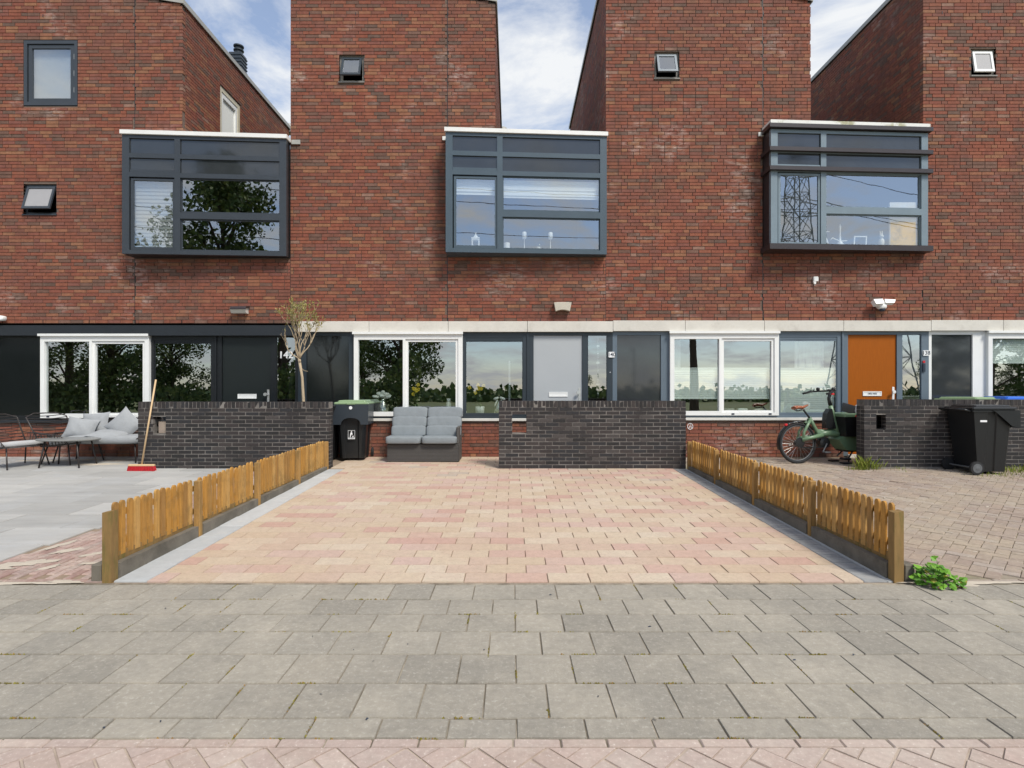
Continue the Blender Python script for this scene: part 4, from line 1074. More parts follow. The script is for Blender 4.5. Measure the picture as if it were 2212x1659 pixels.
# ------------------------------------------------------------------ wire lounge set on the patio
def wire_chair(label, loc, rotz):
    """faces -y in its own frame"""
    o = thing('wire_chair', label, 'chair', loc, 'wire lounge chairs on the patio', rotz, local=True)
    fr = MB(); W_ = .33
    fr.tube([(-W_,-.34,.36),(W_,-.34,.36),(W_,.22,.30),(-W_,.22,.30)], .011, 6, close=True)
    fr.tube([(-W_,.22,.30),(-W_-.02,.52,.80),(-W_*.6,.56,.86),(W_*.6,.56,.86),(W_+.02,.52,.80),(W_,.22,.30)], .011, 6)
    for sx in (-1, 1): fr.tube([(sx*W_,-.34,.36),(sx*(W_+.04),-.22,.50),(sx*(W_+.05),.15,.53),(sx*(W_+.02),.37,.55)], .009, 6)
    fr.build('frame', 'wire', o, smooth=True)
    ws = MB()
    for q in range(11):
        t = q/10; z = .33+t*.5; y = .235+t*.30; wv = W_+.015*t
        ws.tube([(-wv,y,z),(-wv*.5,y+.035,z-.02),(0,y+.05,z-.025),(wv*.5,y+.035,z-.02),(wv,y,z)], .0075, 5)
    for q in range(9):
        x = -W_+2*W_*(q+.5)/9; ws.tube([(x,-.34,.36),(x,-.1,.32),(x,.22,.30)], .007, 5)
    for sx in (-1, 1):
        for q in range(8):
            y = -.30+q*.07; zt = .40+min(q,3)*.035; ws.tube([(sx*W_,y,.35-.008*q),(sx*(W_+.035),y,zt+.01)], .006, 5)
    ws.build('wires', 'wire', o)
    for sx, sy in ((-1,-1),(1,-1),(-1,1),(1,1)):
        l_ = MB(); y0 = -.27 if sy < 0 else .16
        l_.tube([(sx*.27, y0, .34 if sy < 0 else .30), (sx*.31, y0+sy*.09, 0)], .012, 6); l_.build('leg', 'wire', o, smooth=True)
    c = MB(); c.sq((0,-.07,.37), (.30,.27,.055), .45, M4=Matrix.Rotation(rad(-6),3,'X')); c.build('seat_cushion', 'white_cushion', o, smooth=True)
    return o
wire_chair('black wire lounge chair with white seat pad, cut by the left edge', (-8.32, 9.42, G(9.4)), rad(72))
wire_chair('black wire lounge chair with white seat pad, nearer the low table', (-7.72, 9.86, G(9.8)), rad(78))
# low table
td = 9.42; tz = G(td)
o = thing('coffee_table', 'low black metal coffee table in front of the outdoor sofa', 'table', (X(148,td), td, tz))
tcx = X(148,td)
b = MB(); b.lathe([(.02,.0),(.48,.0),(.50,.012),(.50,.022),(.485,.03),(.02,.03)], (tcx, td, tz+.44), n=36, M4=None)
for i, v in enumerate(b.v): b.v[i] = (tcx+(v[0]-tcx), td+(v[1]-td)*.62, v[2])
b.build('table_top', 'table_top', o)
for sx, sy in ((-1,-1),(1,-1),(-1,1),(1,1)):
    b = MB(); b.tube([(tcx+sx*.26, td+sy*.16, tz+.44), (tcx+sx*.33, td+sy*.2, tz)], .013, 6); b.build('leg', 'wire', o, smooth=True)
# outdoor sofa
sd_ = 9.95; sz = G(sd_)
sxa, sxb = X(165,sd_), X(318,sd_)
o = thing('wire_sofa', 'black wire outdoor sofa with pale grey cushions beside the left wall', 'sofa', ((sxa+sxb)/2, sd_, sz))
b = MB()
b.tube([(sxa,9.72,sz+.36),(sxb-.15,9.72,sz+.36),(sxb+.05,9.75,sz+.47),(sxb+.08,10.3,sz+.5),(sxb,10.38,sz+.75),(sxa,10.38,sz+.75),(sxa-.42,10.3,sz+.5),(sxa-.42,9.85,sz+.47)], .012, 6, close=True)
b.tube([(sxa-.30,9.8,sz+.33),(sxb-.05,9.8,sz+.33),(sxb-.05,10.3,sz+.33),(sxa-.3,10.3,sz+.33)], .011, 6, close=True)
b.build('frame', 'wire', o, smooth=True)
b = MB()
for q in range(10): b.tube([(sxa-.4,10.31+.007*q,sz+.36+q*.04),(sxb+.03,10.33+.005*q,sz+.36+q*.04)], .008, 5)
for q in range(12): b.tube([(sxa-.42,9.86+q*.04,sz+.47),(sxa-.30,9.84+q*.04,sz+.33)], .007, 5)
for q in range(5): b.tube([(sxa-.33-.02*q,9.84,sz+.34+q*.025),(sxa-.33-.02*q,10.3,sz+.36+q*.025)], .004, 4)
b.build('wires', 'wire', o)
for (xx, yy, dx, dy) in ((sxa-.2,9.82,-.07,-.05),(sxb-.12,9.8,.05,-.05),(sxa-.2,10.28,-.07,.04),(sxb-.12,10.28,.05,.04)):
    b = MB(); b.tube([(xx,yy,sz+.34),(xx+dx,yy+dy,sz)], .012, 6); b.build('leg', 'wire', o, smooth=True)
b = MB(); b.sq(((sxa+sxb)/2-.02,9.98,sz+.40), ((sxb-sxa)/2+.05,.30,.075), .4); b.build('seat_cushion', 'pale_cushion', o, smooth=True)
def pillow(name, label, c, h, rx, ry, rz, mat, tag=True):
    b = MB(); m4 = (Euler((rad(rx), rad(ry), rad(rz))).to_matrix())
    # pinched-corner cushion: grid of two bulging sides
    n = 14; vs = []; fs = []
    for side_ in (1, -1):
        o_ = len(vs)
        for i in range(n+1):
            for j in range(n+1):
                u, v = -1+2*i/n, -1+2*j/n
                bulge = (max(0, 1-abs(u)**2.2)*max(0, 1-abs(v)**2.2))**.55
                pin = 1-.10*(1-abs(u)**2)*(abs(v)) ; pin2 = 1-.10*(1-abs(v)**2)*(abs(u))
                wr = .012*math.sin(9*u+5*v)*(1-abs(u))*(1-abs(v))
                p = Vector((u*h[0]*pin2, side_*(h[1]*bulge+wr*.6), v*h[2]*pin)); vs.append(m4 @ p + Vector(c))
        for i in range(n):
            for j in range(n):
                q = (o_+i*(n+1)+j, o_+(i+1)*(n+1)+j, o_+(i+1)*(n+1)+j+1, o_+i*(n+1)+j+1); fs.append(q if side_ < 0 else tuple(reversed(q)))
    b.add(vs, fs); return b.build(name, mat, smooth=True, label=label, cat='cushion', group='loose cushions on the outdoor sofa')
pillow('cushion', 'pale grey cushion slumped at the left end of the outdoor sofa', (X(172,9.95),9.98,sz+.585), (.25,.10,.20), -25, 8, 12, 'pale_cushion')
pillow('cushion', 'pale grey square cushion upright against the outdoor sofa back', (X(206,10.2),10.20,sz+.65), (.25,.09,.21), -14, -4, 0, 'pale_cushion')
pillow('cushion', 'pale grey cushion standing on its corner near the dark wall', (X(268,10.1),10.10,sz+.63), (.25,.10,.25), -20, 40, -8, 'pale_cushion')
pillow('cushion', 'pale grey cushion lying flat on the outdoor sofa seat', (X(235,9.9),9.92,sz+.49), (.30,.06,.22), -80, 4, 5, 'pale_cushion')

# ------------------------------------------------------------------ broom
bd2 = 8.98
o = thing('broom', 'broom with red bristles and wooden handle leaning on the left wall', 'broom', (X(306,bd2), bd2, G(bd2)))
bx_, bz_ = X(306,bd2), G(bd2)
b = MB(); b.tube([(bx_, bd2, bz_+.105), (X(337,9.17), 9.165, Z(820,9.17))], [.013,.013], 10); b.build('handle', 'handle_wood', o, smooth=True)
b = MB(); b.bbox(bx_-.205, bx_+.205, bd2-.03, bd2+.03, bz_+.082, bz_+.108, .008); b.build('head', 'handle_wood', o)
b = MB()
for i in range(34):
    for j in range(4):
        x = bx_-.195+.39*i/33; y = bd2-.022+.044*j/3; sp = (x-bx_)*.10
        b.tube([(x,y,bz_+.084),(x+sp+RN.gauss(0,.003),y+(y-bd2)*.4+RN.gauss(0,.003),bz_+.0)], [.008,.0075], 5, RN.random())
b.build('bristles', 'red', o)

# ------------------------------------------------------------------ cargo bike
bk = 9.72; bkx = X(1722, bk); bkz = G(bk)
o = thing('cargo_bike', 'sage green cargo bike with brown saddle parked by the right wall', 'bicycle', (bkx, bk, bkz), rotz=rad(9), local=True)
def T(mb, pts, r, n=8): return mb.tube([(p[0], p[2] if len(p) > 2 else 0, p[1]) for p in pts], r, n)
def wheel(cx, R, nm='wheel'):
    b = MB()
    b.tube([(cx+R*.94*math.cos(2*math.pi*i/40), 0, R+R*.94*math.sin(2*math.pi*i/40)) for i in range(40)], .024, 8, close=True)
    wo_ = b.build(nm, 'rubber', o, smooth=True)
    b = MB(); b.tube([(cx+R*.85*math.cos(2*math.pi*i/40), 0, R+R*.85*math.sin(2*math.pi*i/40)) for i in range(40)], .011, 6, close=True); b.build('rim', 'hub', wo_, smooth=True)
    b = MB()
    for i in range(28):
        a = 2*math.pi*i/28; s_ = .025 if i % 2 else -.025; b.tube([(cx+.03*math.cos(a+.6), s_, R+.03*math.sin(a+.6)), (cx+R*.85*math.cos(a), 0, R+R*.85*math.sin(a))], .0013, 3)
    b.build('spokes', 'steel', wo_)
    b = MB(); b.lathe([(.02,-.06),(.055,-.03),(.055,.03),(.02,.06)], (cx, 0, R), axis='y', n=16); b.build('hub', 'bin', wo_)
wheel(0, .352); wheel(1.62, .255)
b = MB(); R_ = .372
pts = [(R_*math.cos(rad(a)), .352+R_*math.sin(rad(a))) for a in range(196, 30, -8)]
for i in range(len(pts)-1):
    (xa, za), (xb_, zb_) = pts[i], pts[i+1]
    b.add([(xa,-.034,za),(xa,.034,za),(xb_,.034,zb_),(xb_,-.034,zb_),(xa*1.02,0,(za-.352)*1.02+.352),(xb_*1.02,0,(zb_-.352)*1.02+.352)], [(0,4,5,3),(4,1,2,5),(3,2,1,0)])
b.build('mudguard', 'bin', o)
b = MB(); b.bbox(-.245, -.195, -.02, .02, .655, .69, .006); b.build('rear_light', 'red_plastic', o)
b = MB()
for sy in (-.05, .05):
    T(b, [(.234,.764,sy*.4),(.14,.64,sy),(.076,.548,sy*1.3),(.058,.385,sy*1.4)], [.024,.026,.024,.022])
    T(b, [(.035,.42,sy*1.4),(.25,.455,sy*1.2),(.44,.49,sy*.8)], [.034,.033,.04])
T(b, [(.225,.79),(.30,.66),(.365,.55),(.44,.52)], [.034,.032,.036,.05])
T(b, [(.36,.50),(.55,.515),(.75,.52),(.86,.50)], [.062,.058,.058,.06])
T(b, [(.36,.56),(.50,.555),(.70,.57)], [.03,.028,.03])
T(b, [(.63,1.0),(.665,.85),(.70,.70),(.755,.50)], [.036,.043,.046,.055], 10)
fr = b.build('frame', 'bike_green', o, smooth=True)
b = MB(); T(b, [(.11,.93),(.235,.78)], .016); b.build('seat_post', 'bin', o)
b = MB()
prof = [(-.075,.955,.07,.028),(-.03,.972,.085,.03),(.03,.972,.075,.03),(.09,.965,.045,.026),(.15,.99,.028,.02),(.195,1.008,.02,.012)]
vs = []; n = 10
for (x, z, hw, hh) in prof:
    for k_ in range(n): a = 2*math.pi*k_/n; vs.append((x, hw*math.cos(a), z+hh*math.sin(a)))
fs = []
for i in range(len(prof)-1):
    for k_ in range(n): k2=(k_+1)%n; fs.append((i*n+k_, i*n+k2, (i+1)*n+k2, (i+1)*n+k_))
fs += [tuple(range(n)), tuple(reversed(range((len(prof)-1)*n, len(prof)*n)))]
b.add(vs, fs); sa = b.build('saddle', 'brown_leather', o, smooth=True)
b = MB(); T(b, [(-.05,.935,.03),(0,.905,.02),(.12,.935,.015)], .008); T(b, [(-.05,.935,-.03),(0,.905,-.02),(.12,.935,-.015)], .008); b.build('saddle_rail', 'bin', sa)
b = MB(); b.lathe([(.05,-.06),(.095,-.05),(.095,.05),(.05,.06)], (.49,0,.36), axis='y', n=22); b.build('motor', 'bin', o)
b = MB(); b.lathe([(.03,-.075),(.085,-.072),(.085,-.066),(.03,-.063)], (.0,0,.37), axis='y', n=20); b.box(.0,.49,-.075,-.066,.43,.445); b.box(.0,.49,-.075,-.066,.275,.29); b.build('chain_guard', 'bin', o)
b = MB(); T(b, [(.50,.345,-.08),(.42,.21,-.09)], .012); b.box(.40,.51,-.17,-.09,.195,.215); T(b, [(.48,.375,.08),(.56,.51,.09)], .012); b.box(.51,.62,.09,.17,.50,.52); b.build('crank', 'hub', o)
# battery bag
b = MB(); b.prism([(.505,.60),(.70,.60),(.66,.76),(.625,.94),(.585,.945),(.525,.86),(.508,.75)], 'y', -.055, .055); b.build('battery', 'bin', o)
# stem and bars
b = MB(); T(b, [(.635,1.0),(.605,1.09),(.60,1.13),(.635,1.24)], [.034,.03,.028,.028]); b.build('stem', 'bin', o, smooth=True)
b = MB(); T(b, [(.33,1.205,-.30),(.45,1.235,-.28),(.56,1.25,-.16),(.64,1.255,0),(.56,1.25,.16),(.45,1.235,.28),(.33,1.205,.30)], .014); hb = b.build('handlebar', 'bin', o, smooth=True)
for sy in (-1, 1):
    b = MB(); T(b, [(.32,1.203,sy*.302),(.44,1.233,sy*.282)], .018); b.build('grip', 'rubber', hb, smooth=True)
    b = MB(); T(b, [(.50,1.25,sy*.22),(.48,1.27,sy*.26),(.40,1.235,sy*.30)], .007); b.sq((.535,sy*.19,1.285), (.03,.03,.03), .8); b.build('brake_lever', 'bin', hb)
b = MB(); b.bbox(.60,.70,-.05,.05,1.245,1.285,.008); b.build('display', 'bin', hb)
b = MB(); b.bbox(.615,.665,-.06,-.03,1.185,1.215,.005); b.build('bell', 'red_plastic', hb)
# cargo box
b = MB()
vs = []
for (z, xa, xb_, hw) in ((.47,.775,1.28,.20),(.81,.70,1.36,.26)):
    vs += [(xa,-hw,z),(xb_,-hw,z),(xb_,hw,z),(xa,hw,z)]
b.add(vs, [(0,3,2,1),(0,1,5,4),(1,2,6,5),(2,3,7,6),(3,0,4,7),(4,5,6,7)]); bo = b.build('cargo_box', 'bin', o)
b = MB(); b.bbox(.695,1.37,-.27,.27,.811,.87,.015); b.build('box_rim', 'bike_green', bo)
b = MB(); b.prism([(.67,.42),(.775,.469),(1.28,.469),(1.25,.25),(1.0,.22),(.83,.23)], 'y', -.15, .15); b.build('box_base', 'bike_green', bo)
b = MB(); b.box(.84,1.22,-.13,.13,.20,.232); T(b, [(1.0,.24,-.1),(.87,.10,-.14)], .014); b.bbox(.73,.88,-.2,-.08,.07,.105,.01); T(b, [(1.0,.24,.1),(.87,.10,.14)], .014); b.bbox(.73,.88,.08,.2,0,.035,.01)
T(b, [(.87,.10,-.14),(.87,.02,-.14)], .014); b.bbox(.73,.9,-.2,-.08,0,.03,.01); b.build('kick_stand', 'bin', o)
b = MB(); T(b, [(1.25,.6),(1.45,.5),(1.62,.255)], [.03,.03,.02]); b.build('fork', 'bike_green', o)
# goods in the box
s = MB(); m4 = Matrix.Translation((bkx+.86, bk-.05, bkz+.95)) @ Matrix.Rotation(rad(16), 4, 'Y') @ Matrix.Rotation(rad(-10), 4, 'X')
s.bbox(-.125,.125,-.012,.012,-.075,.075,.006,M4=m4); s.build('black_board', 'bin', label='black flat case standing in the cargo bike box', cat='case')
s = MB(); s.sq((bkx+1.03, bk-.06, bkz+.93), (.075,.10,.10), .8, M4=Matrix.Rotation(rad(20),3,'Y')); s.build('white_cloth', 'cloth', label='white cloth bundled in the cargo bike box', cat='cloth', smooth=True)
s = MB(); s.tube([(bkx+.83, bk-.275, bkz+.83),(bkx+.88,bk-.283,bkz+.845),(bkx+.94,bk-.28,bkz+.835)], [.012,.02,.012], 8); s.build('red_strap', 'red_plastic', label='red strap hooked on the rim of the cargo bike box', cat='strap')

# ------------------------------------------------------------------ small bare standard tree in a pot behind the left wall
ot = 9.75; ox, oz = X(656,ot), G(ot)
o = thing('small_tree', 'small half bare olive tree with pale branches behind the left wall', 'tree', (ox, ot, oz))
TR = random.Random(5)
tb = MB(); lf = MB()
fork = Vector((X(646,ot), ot, Z(776,ot)))
tb.tube([(ox, ot, oz+.3), (ox-.005, ot, Z(868,ot)), (X(652,ot), ot+.01, Z(815,ot)), fork], [.03,.027,.023,.024], 8)
tb.sq((fork.x+.02, ot-.02, fork.z-.03), (.02,.015,.025), .9, nu=8, nv=6)
def leaf(p, d, ln):
    d = d.normalized(); s_ = d.cross(Vector((TR.uniform(-1,1),TR.uniform(-1,1),TR.uniform(-1,1)))).normalized()*ln*.17
    lf.add([p, p+d*ln*.5+s_, p+d*ln, p+d*ln*.5-s_], [(0,1,2,3)], TR.random())
def branch(p, d, ln, r, dep):
    pts = [p]; q = p; n = 4
    for i in range(n):
        d = (d + Vector((TR.gauss(0,.16),TR.gauss(0,.16),TR.gauss(.10,.10)))).normalized(); q = q + d*ln/n; pts.append(q)
    tb.tube(pts, [r*(1-.45*i/n) for i in range(n+1)], 5)
    if dep >= 2 or True:
        for i in range(1, n+1):
            t = max(0, (pts[i].z - (fork.z+.30))/.85)
            if dep < 2: continue
            nl = int(TR.random()*t*6 + (1 if t > .3 else 0))
            for _ in range(nl):
                leaf(pts[i]+Vector((TR.gauss(0,.012),TR.gauss(0,.012),TR.gauss(0,.02))), d+Vector((TR.gauss(0,.7),TR.gauss(0,.7),TR.gauss(.3,.5))), TR.uniform(.035,.06))
    if dep < 4:
        for _ in range(2 if TR.random() < .5 else 3):
            nd = (d + Vector((TR.gauss(0,.36),TR.gauss(0,.34),TR.gauss(.32,.25)))).normalized()
            if nd.z < .1: nd.z = .2
            branch(q, nd, ln*TR.uniform(.62,.85), r*.58, dep+1)
for (dx, dy, dz_, ln) in ((-.75,.1,.7,.24),(-.5,-.2,.95,.34),(-.3,.25,1,.36),(-.1,-.1,1.1,.38),(.12,.2,1.1,.36),(.3,-.15,1,.36),(.5,.1,.9,.32),(.7,-.1,.7,.24)):
    branch(fork.copy(), Vector((dx,dy,dz_)), ln, .013, 1)
def twig(pts): tb.tube(pts, .004, 4)
twig([fork+Vector((.03,0,-.15)), fork+Vector((.09,0,-.20)), fork+Vector((.15,0,-.21))])
tb.build('trunk', 'bark', o, smooth=True); lf.build('crown', 'olive_leaf', o)
b = MB(); b.lathe([(.13,0),(.19,.34),(.20,.36),(.17,.36),(.16,.31),(.02,.31)], (ox, ot, oz), n=20); b.build('pot', 'cladding', o, smooth=False)

# ------------------------------------------------------------------ weed by the right post, tufts and moss
o = thing('weed', 'bright green leafy weed growing beside the right fence end post', 'plant', (3.14, 4.16, .0))
WR = random.Random(3)
lv = MB(); stm = MB()
for i in range(115):
    a = WR.uniform(0, 6.28); rr = WR.random()**.6
    bx2 = 3.12 + .155*rr*math.cos(a) ; by2 = 4.14 + .12*rr*math.sin(a)
    hz = max(.02, (.215-.15*rr)*WR.uniform(.35,1.0)) * (1.0 if bx2 < 3.15 else .7)
    tip = Vector((bx2, by2, hz)); nrm = Vector((WR.gauss(0,.5), WR.gauss(-.35,.4), 1)).normalized()
    ax_ = Vector((math.cos(a+WR.gauss(0,.5)), math.sin(a+WR.gauss(0,.5)), WR.gauss(-.25,.25))); ax_ = (ax_-nrm*ax_.dot(nrm)).normalized(); sd2 = nrm.cross(ax_)
    sz_ = WR.uniform(.027,.05)
    out = [(0,0),(.25,.45),(.6,.62),(.75,.40),(1.05,.30),(1.2,0),(1.05,-.30),(.75,-.40),(.6,-.62),(.25,-.45)]
    vs = [tip + ax_*(u*sz_) + sd2*(v*sz_) - nrm*(abs(v)*.3*sz_) for (u, v) in out]
    vs.append(tip+ax_*.55*sz_)
    lv.add(vs, [(j, (j+1) % 10, 10) for j in range(10)], WR.random())
    if i % 3 == 0: stm.tube([(3.13+.03*math.cos(a), 4.15+.03*math.sin(a), -.01), (bx2*.5+1.565, by2*.5+2.07, hz*.6), tuple(tip)], .0025, 4)
lv.build('leaves', 'weed', o); stm.build('stems', 'weed', o)
dl = MB()
for (x_, y_) in ((3.21,4.06),(3.24,4.055),(3.08,4.05)): dl.add([(x_-.02,y_,.006),(x_,y_-.012,.014),(x_+.022,y_+.004,.008),(x_,y_+.013,.018)], [(0,1,2,3)])
dl.build('dead_leaf', 'picket', o)
def tuft(mb, cx, cy, n, h, sp, rng):
    z0 = SL*max(0, cy-4.2)
    for _ in range(n):
        x, y = cx+rng.gauss(0,sp), cy+rng.gauss(0,sp*.7); a = rng.uniform(0,6.28); hh = h*rng.uniform(.4,1.1); ln = hh*rng.uniform(.1,.6)
        w_ = rng.uniform(.002,.005); dx, dy = math.cos(a), math.sin(a)
        z = SL*max(0, y-4.2)
        mb.add([(x-dy*w_,y+dx*w_,z),(x+dy*w_,y-dx*w_,z),(x+dx*ln*.5+dy*w_*.6,y+dy*ln*.5-dx*w_*.6,z+hh*.7),(x+dx*ln,y+dy*ln,z+hh)], [(0,1,2,3)], rng.random())
b = MB(); GR = random.Random(9)
for (cx, cy, n, h, sp) in ((5.68,9.12,130,.22,.06),(5.9,9.14,40,.14,.06),(5.55,9.1,50,.07,.08),(6.3,9.12,30,.06,.12),(7.75,9.0,160,.10,.12),(8.1,8.95,200,.08,.2),(8.5,9.05,200,.10,.2),(7.4,8.62,120,.05,.2),(8.2,8.7,200,.045,.3),(8.6,8.4,200,.04,.3),(7.9,8.4,80,.03,.3),(3.02,4.3,30,.07,.03)): tuft(b, cx, cy, n, h, sp, GR)
b.build('grass', 'grass', kind='stuff', label='yellow green grass tufts along the foot of the right wall', cat='grass')
b = MB()
def mossblob(cx, cy, n, sx, sy):
    for _ in range(n):
        x, y = cx+GR.gauss(0,sx), cy+GR.gauss(0,sy); r = GR.uniform(.003,.008); z = SL*max(0,y-4.2)
        a = GR.uniform(0,3); b.add([(x+r*math.cos(a+q*2.09), y+r*math.sin(a+q*2.09), z-.003) for q in range(3)]+[(x,y,z+r*.8)], [(0,1,3),(1,2,3),(2,0,3)], GR.random())
for (ya, yb_, ab) in rows:
    x0 = (-.128 if ab == 'A' else .020)
    for k in range(-14, 14):
        if GR.random() < .28: mossblob(x0+.292*k, GR.uniform(yb_, ya), GR.randint(4,16), .003, .03)
    for _ in range(7): mossblob(GR.uniform(-3,3), yb_, GR.randint(4,20), .035, .003)
b.build('joint_moss', 'moss', kind='stuff', label='tiny moss and weeds in the joints of the grey sidewalk', cat='moss')
b = MB()
for _ in range(26):
    x, y = GR.uniform(-3.6,3.6), GR.uniform(2.3,4.1); a = GR.uniform(0,6.28); l_ = GR.uniform(.006,.022)
    b.add([(x,y,.003),(x+l_*math.cos(a),y+l_*math.sin(a),.003),(x+l_*math.cos(a+.5)*.9,y+l_*math.sin(a+.5)*.9,.006),(x+l_*.3*math.cos(a+1.2),y+l_*.3*math.sin(a+1.2),.005)], [(0,1,2,3)])
b.build('litter_bits', 'ink', kind='stuff', label='tiny dark twigs and bits lying on the grey sidewalk', cat='litter')

# ------------------------------------------------------------------ lamps, cameras, plates on the facades
d0 = FD
lx, lz = X(522,d0), Z(672,d0)
o = thing('wall_lamp', 'slanted bulkhead wall lamp with dark top above the black door', 'wall lamp', (lx, d0, lz-.06))
b = MB(); b.prism([(d0-.01,lz-.055),(d0-.10,lz-.05),(d0-.15,lz+.01),(d0-.13,lz+.04),(d0-.01,lz+.055)], 'x', lx-.15, lx+.13); b.build('shade', 'lamp_glass', o)
b = MB(); b.prism([(d0-.005,lz+.056),(d0-.14,lz+.043),(d0-.162,lz+.012),(d0-.17,lz+.02),(d0-.14,lz+.07),(d0-.005,lz+.085)], 'x', lx-.14, lx+.15); b.build('cover', 'fin', o)
lx, lz = X(1214,d0), Z(664,d0)
o = thing('wall_lamp', 'beige bowl shaped wall lamp with curved underside above the grey door', 'wall lamp', (lx, d0, lz-.08))
b = MB(); n = 12
for t in range(1):
    poly = [(-.16,.075),(-.13,-.085)]
    for q in range(1, 8): u = -.13+.26*q/8; poly.append((u, -.085+.028*math.sin(math.pi*q/8)))
    poly += [(.13,-.085),(.16,.075)]
    b.prism([(lx+p, lz+q) for p, q in poly], 'y', d0-.13, d0-.002)
b.build('bowl', 'lamp_beige', o)
b = MB(); b.bbox(lx-.12, lx+.12, d0-.10, d0-.01, lz+.076, lz+.083, .003); b.build('top_glass', 'lamp_glass', o)
def floodlight(label, lx, lz):
    o = thing('security_light', label, 'security light', (lx, d0, lz-.1))
    b = MB(); b.box(lx-.05, lx+.06, d0-.06, d0-.001, lz-.06, lz+.06); b.sq((lx-.0,d0-.09,lz-.04), (.075,.07,.055), .7); b.build('body', 'white_metal', o)
    b = MB()
    b.prism([(-.19,.07),(-.02,.08),(-.02,-.02),(-.17,-.03)], 'y', -.05, .05, M4=Matrix.Translation((lx,d0-.14,lz)) @ Matrix.Rotation(rad(-25),4,'X')); b.build('lamp_head', 'white_metal', o)
    b = MB(); b.prism([(.02,.08),(.22,.07),(.18,.0),(.02,.0)], 'y', -.04, .04, M4=Matrix.Translation((lx,d0-.14,lz)) @ Matrix.Rotation(rad(-25),4,'X')); b.build('lamp_head', 'white_metal', o)
    b = MB(); b.sq((lx-.0,d0-.10,lz-.10), (.05,.05,.035), .9); b.build('sensor', 'ink', o, smooth=True)
floodlight('white twin head security light with dark sensor above the orange door', X(1897,d0), Z(659,d0)+.0)
lx, lz = X(4,d0), Z(689,d0)
o = thing('security_camera', 'white security camera at the left edge above the black lintel', 'camera', (lx, d0, lz-.06))
b = MB(); b.sq((lx,d0-.10,lz), (.15,.07,.05), .5); b.build('housing', 'white_metal', o, smooth=True)
b = MB(); b.lathe([(.001,-.035),(.035,-.03),(.035,.0)], (lx+.0,d0-.15,lz-.045), axis='y', n=14); b.build('lens', 'ink', o)
b = MB(); b.box(lx-.04, lx+.04, d0-.05, d0-.001, lz-.04, lz+.04); b.build('bracket', 'white_metal', o)
lx, lz = X(1760,d0), Z(606,d0)
o = thing('wall_sensor', 'small white sensor box on the bricks below the finned bay', 'sensor', (lx, d0, lz-.07))
b = MB(); b.bbox(lx-.05, lx+.04, d0-.05, d0-.001, lz-.02, lz+.065, .008); b.build('box', 'white_metal', o)
b = MB(); b.prism([(lx-.055,lz-.022),(lx+.0,lz-.022),(lx-.01,lz-.075),(lx-.04,lz-.07)], 'y', d0-.045, d0-.01); b.build('arm', 'white_metal', o)
b = MB(); b.tube([(lx-.02,d0-.025,lz-.07),(lx-.02,d0-.025,lz-.1)], .006, 6); b.build('tip', 'white_metal', o)
# round graffiti sign on the bricks
lx, lz = X(1490,d0), Z(921,d0)
o = thing('graffiti_sign', 'white circled figure painted on bricks right of the middle wall', 'painted sign', (lx, d0-.004, lz-.06))
b = MB(); b.tube([(lx+.05*math.cos(a*.2618), d0-.0045, lz+.055*math.sin(a*.2618)) for a in range(24)], .006, 5, close=True); b.build('ring', 'sticker', o)
b = MB(); b.tube([(lx-.025,d0-.0045,lz-.035),(lx+.005,d0-.0045,lz+.04),(lx+.025,d0-.0045,lz-.035)], .006, 5); b.tube([(lx-.015,d0-.0045,lz-.01),(lx+.018,d0-.0045,lz-.01)], .005, 5); b.build('figure', 'sticker', o)
# house numbers
def digits(s, x, z, size, y, gap): return [(c_, x+gap*(i-(len(s)-1)/2), z) for i, c_ in enumerate(s)]
lx, lz = X(615,d0), Z(767,d0)
o = thing('house_number', 'white digits 142 on the glass beside the black door', 'house number', (lx, FD+.05, lz-.06))
for c_, x, z in digits('142', lx, lz, .15, 0, .092): text_obj(c_, .175, 'sticker', 'digit', o, (x, FD+.050, z), ext=.004, bold=.004)
def plate(label, x, z, txt, w_, h_):
    o = thing('house_number', label, 'house number', (x, FD+.02, z-h_/2))
    b = MB(); n = 5; r = .022; poly = []
    for (cx, cz, a0) in ((x+w_/2-r, z+h_/2-r, 0), (x-w_/2+r, z+h_/2-r, 90), (x-w_/2+r, z-h_/2+r, 180), (x+w_/2-r, z-h_/2+r, 270)):
        for q in range(n): a = rad(a0+90*q/(n-1)); poly.append((cx+r*math.cos(a), cz+r*math.sin(a)))
    b.prism(poly, 'y', FD+.012, FD+.028); b.build('plate', 'sticker', o)
    text_obj(txt, .10, 'ink', 'digits', o, (x, FD+.0105, z), ext=.001, bold=.001)
plate('white plate with dark number 140 right of the grey door', X(1321,d0), Z(766,d0), '140', .125, .105)
plate('white plate with dark number 138 right of the orange door', X(2001,d0), Z(762.5,d0)+.0, '138', .12, .10)
lx, lz = X(1996.5,d0), Z(793,d0)
o = thing('doorbell', 'black doorbell with red light below the number 138 plate', 'doorbell', (lx, FD+.02, lz-.08))
b = MB(); b.bbox(lx-.025, lx+.025, FD+.005, FD+.029, lz-.085, lz+.07, .006); b.build('case', 'ink', o)
b = MB(); b.box(lx-.02, lx+.02, FD+.012, FD+.028, lz+.08, lz+.12); b.build('light', 'red_plastic', o)
b = MB(); b.lathe([(.001,-.003),(.008,-.003),(.008,.0)], (X(1318,d0),FD+.0285,Z(804,d0)), axis='y', n=10); b.build('doorbell', 'sticker', label='tiny white doorbell button below the number 140 plate', cat='doorbell')

# ------------------------------------------------------------------ things behind the panes
def lathe_thing(name, label, cat, x, y, z, prof, mat, extra=None):
    o = thing(name, label, cat, (x, y, z)); b = MB(); b.lathe(prof, (x, y, z), n=20); b.build('body', mat, o, smooth=True); return o
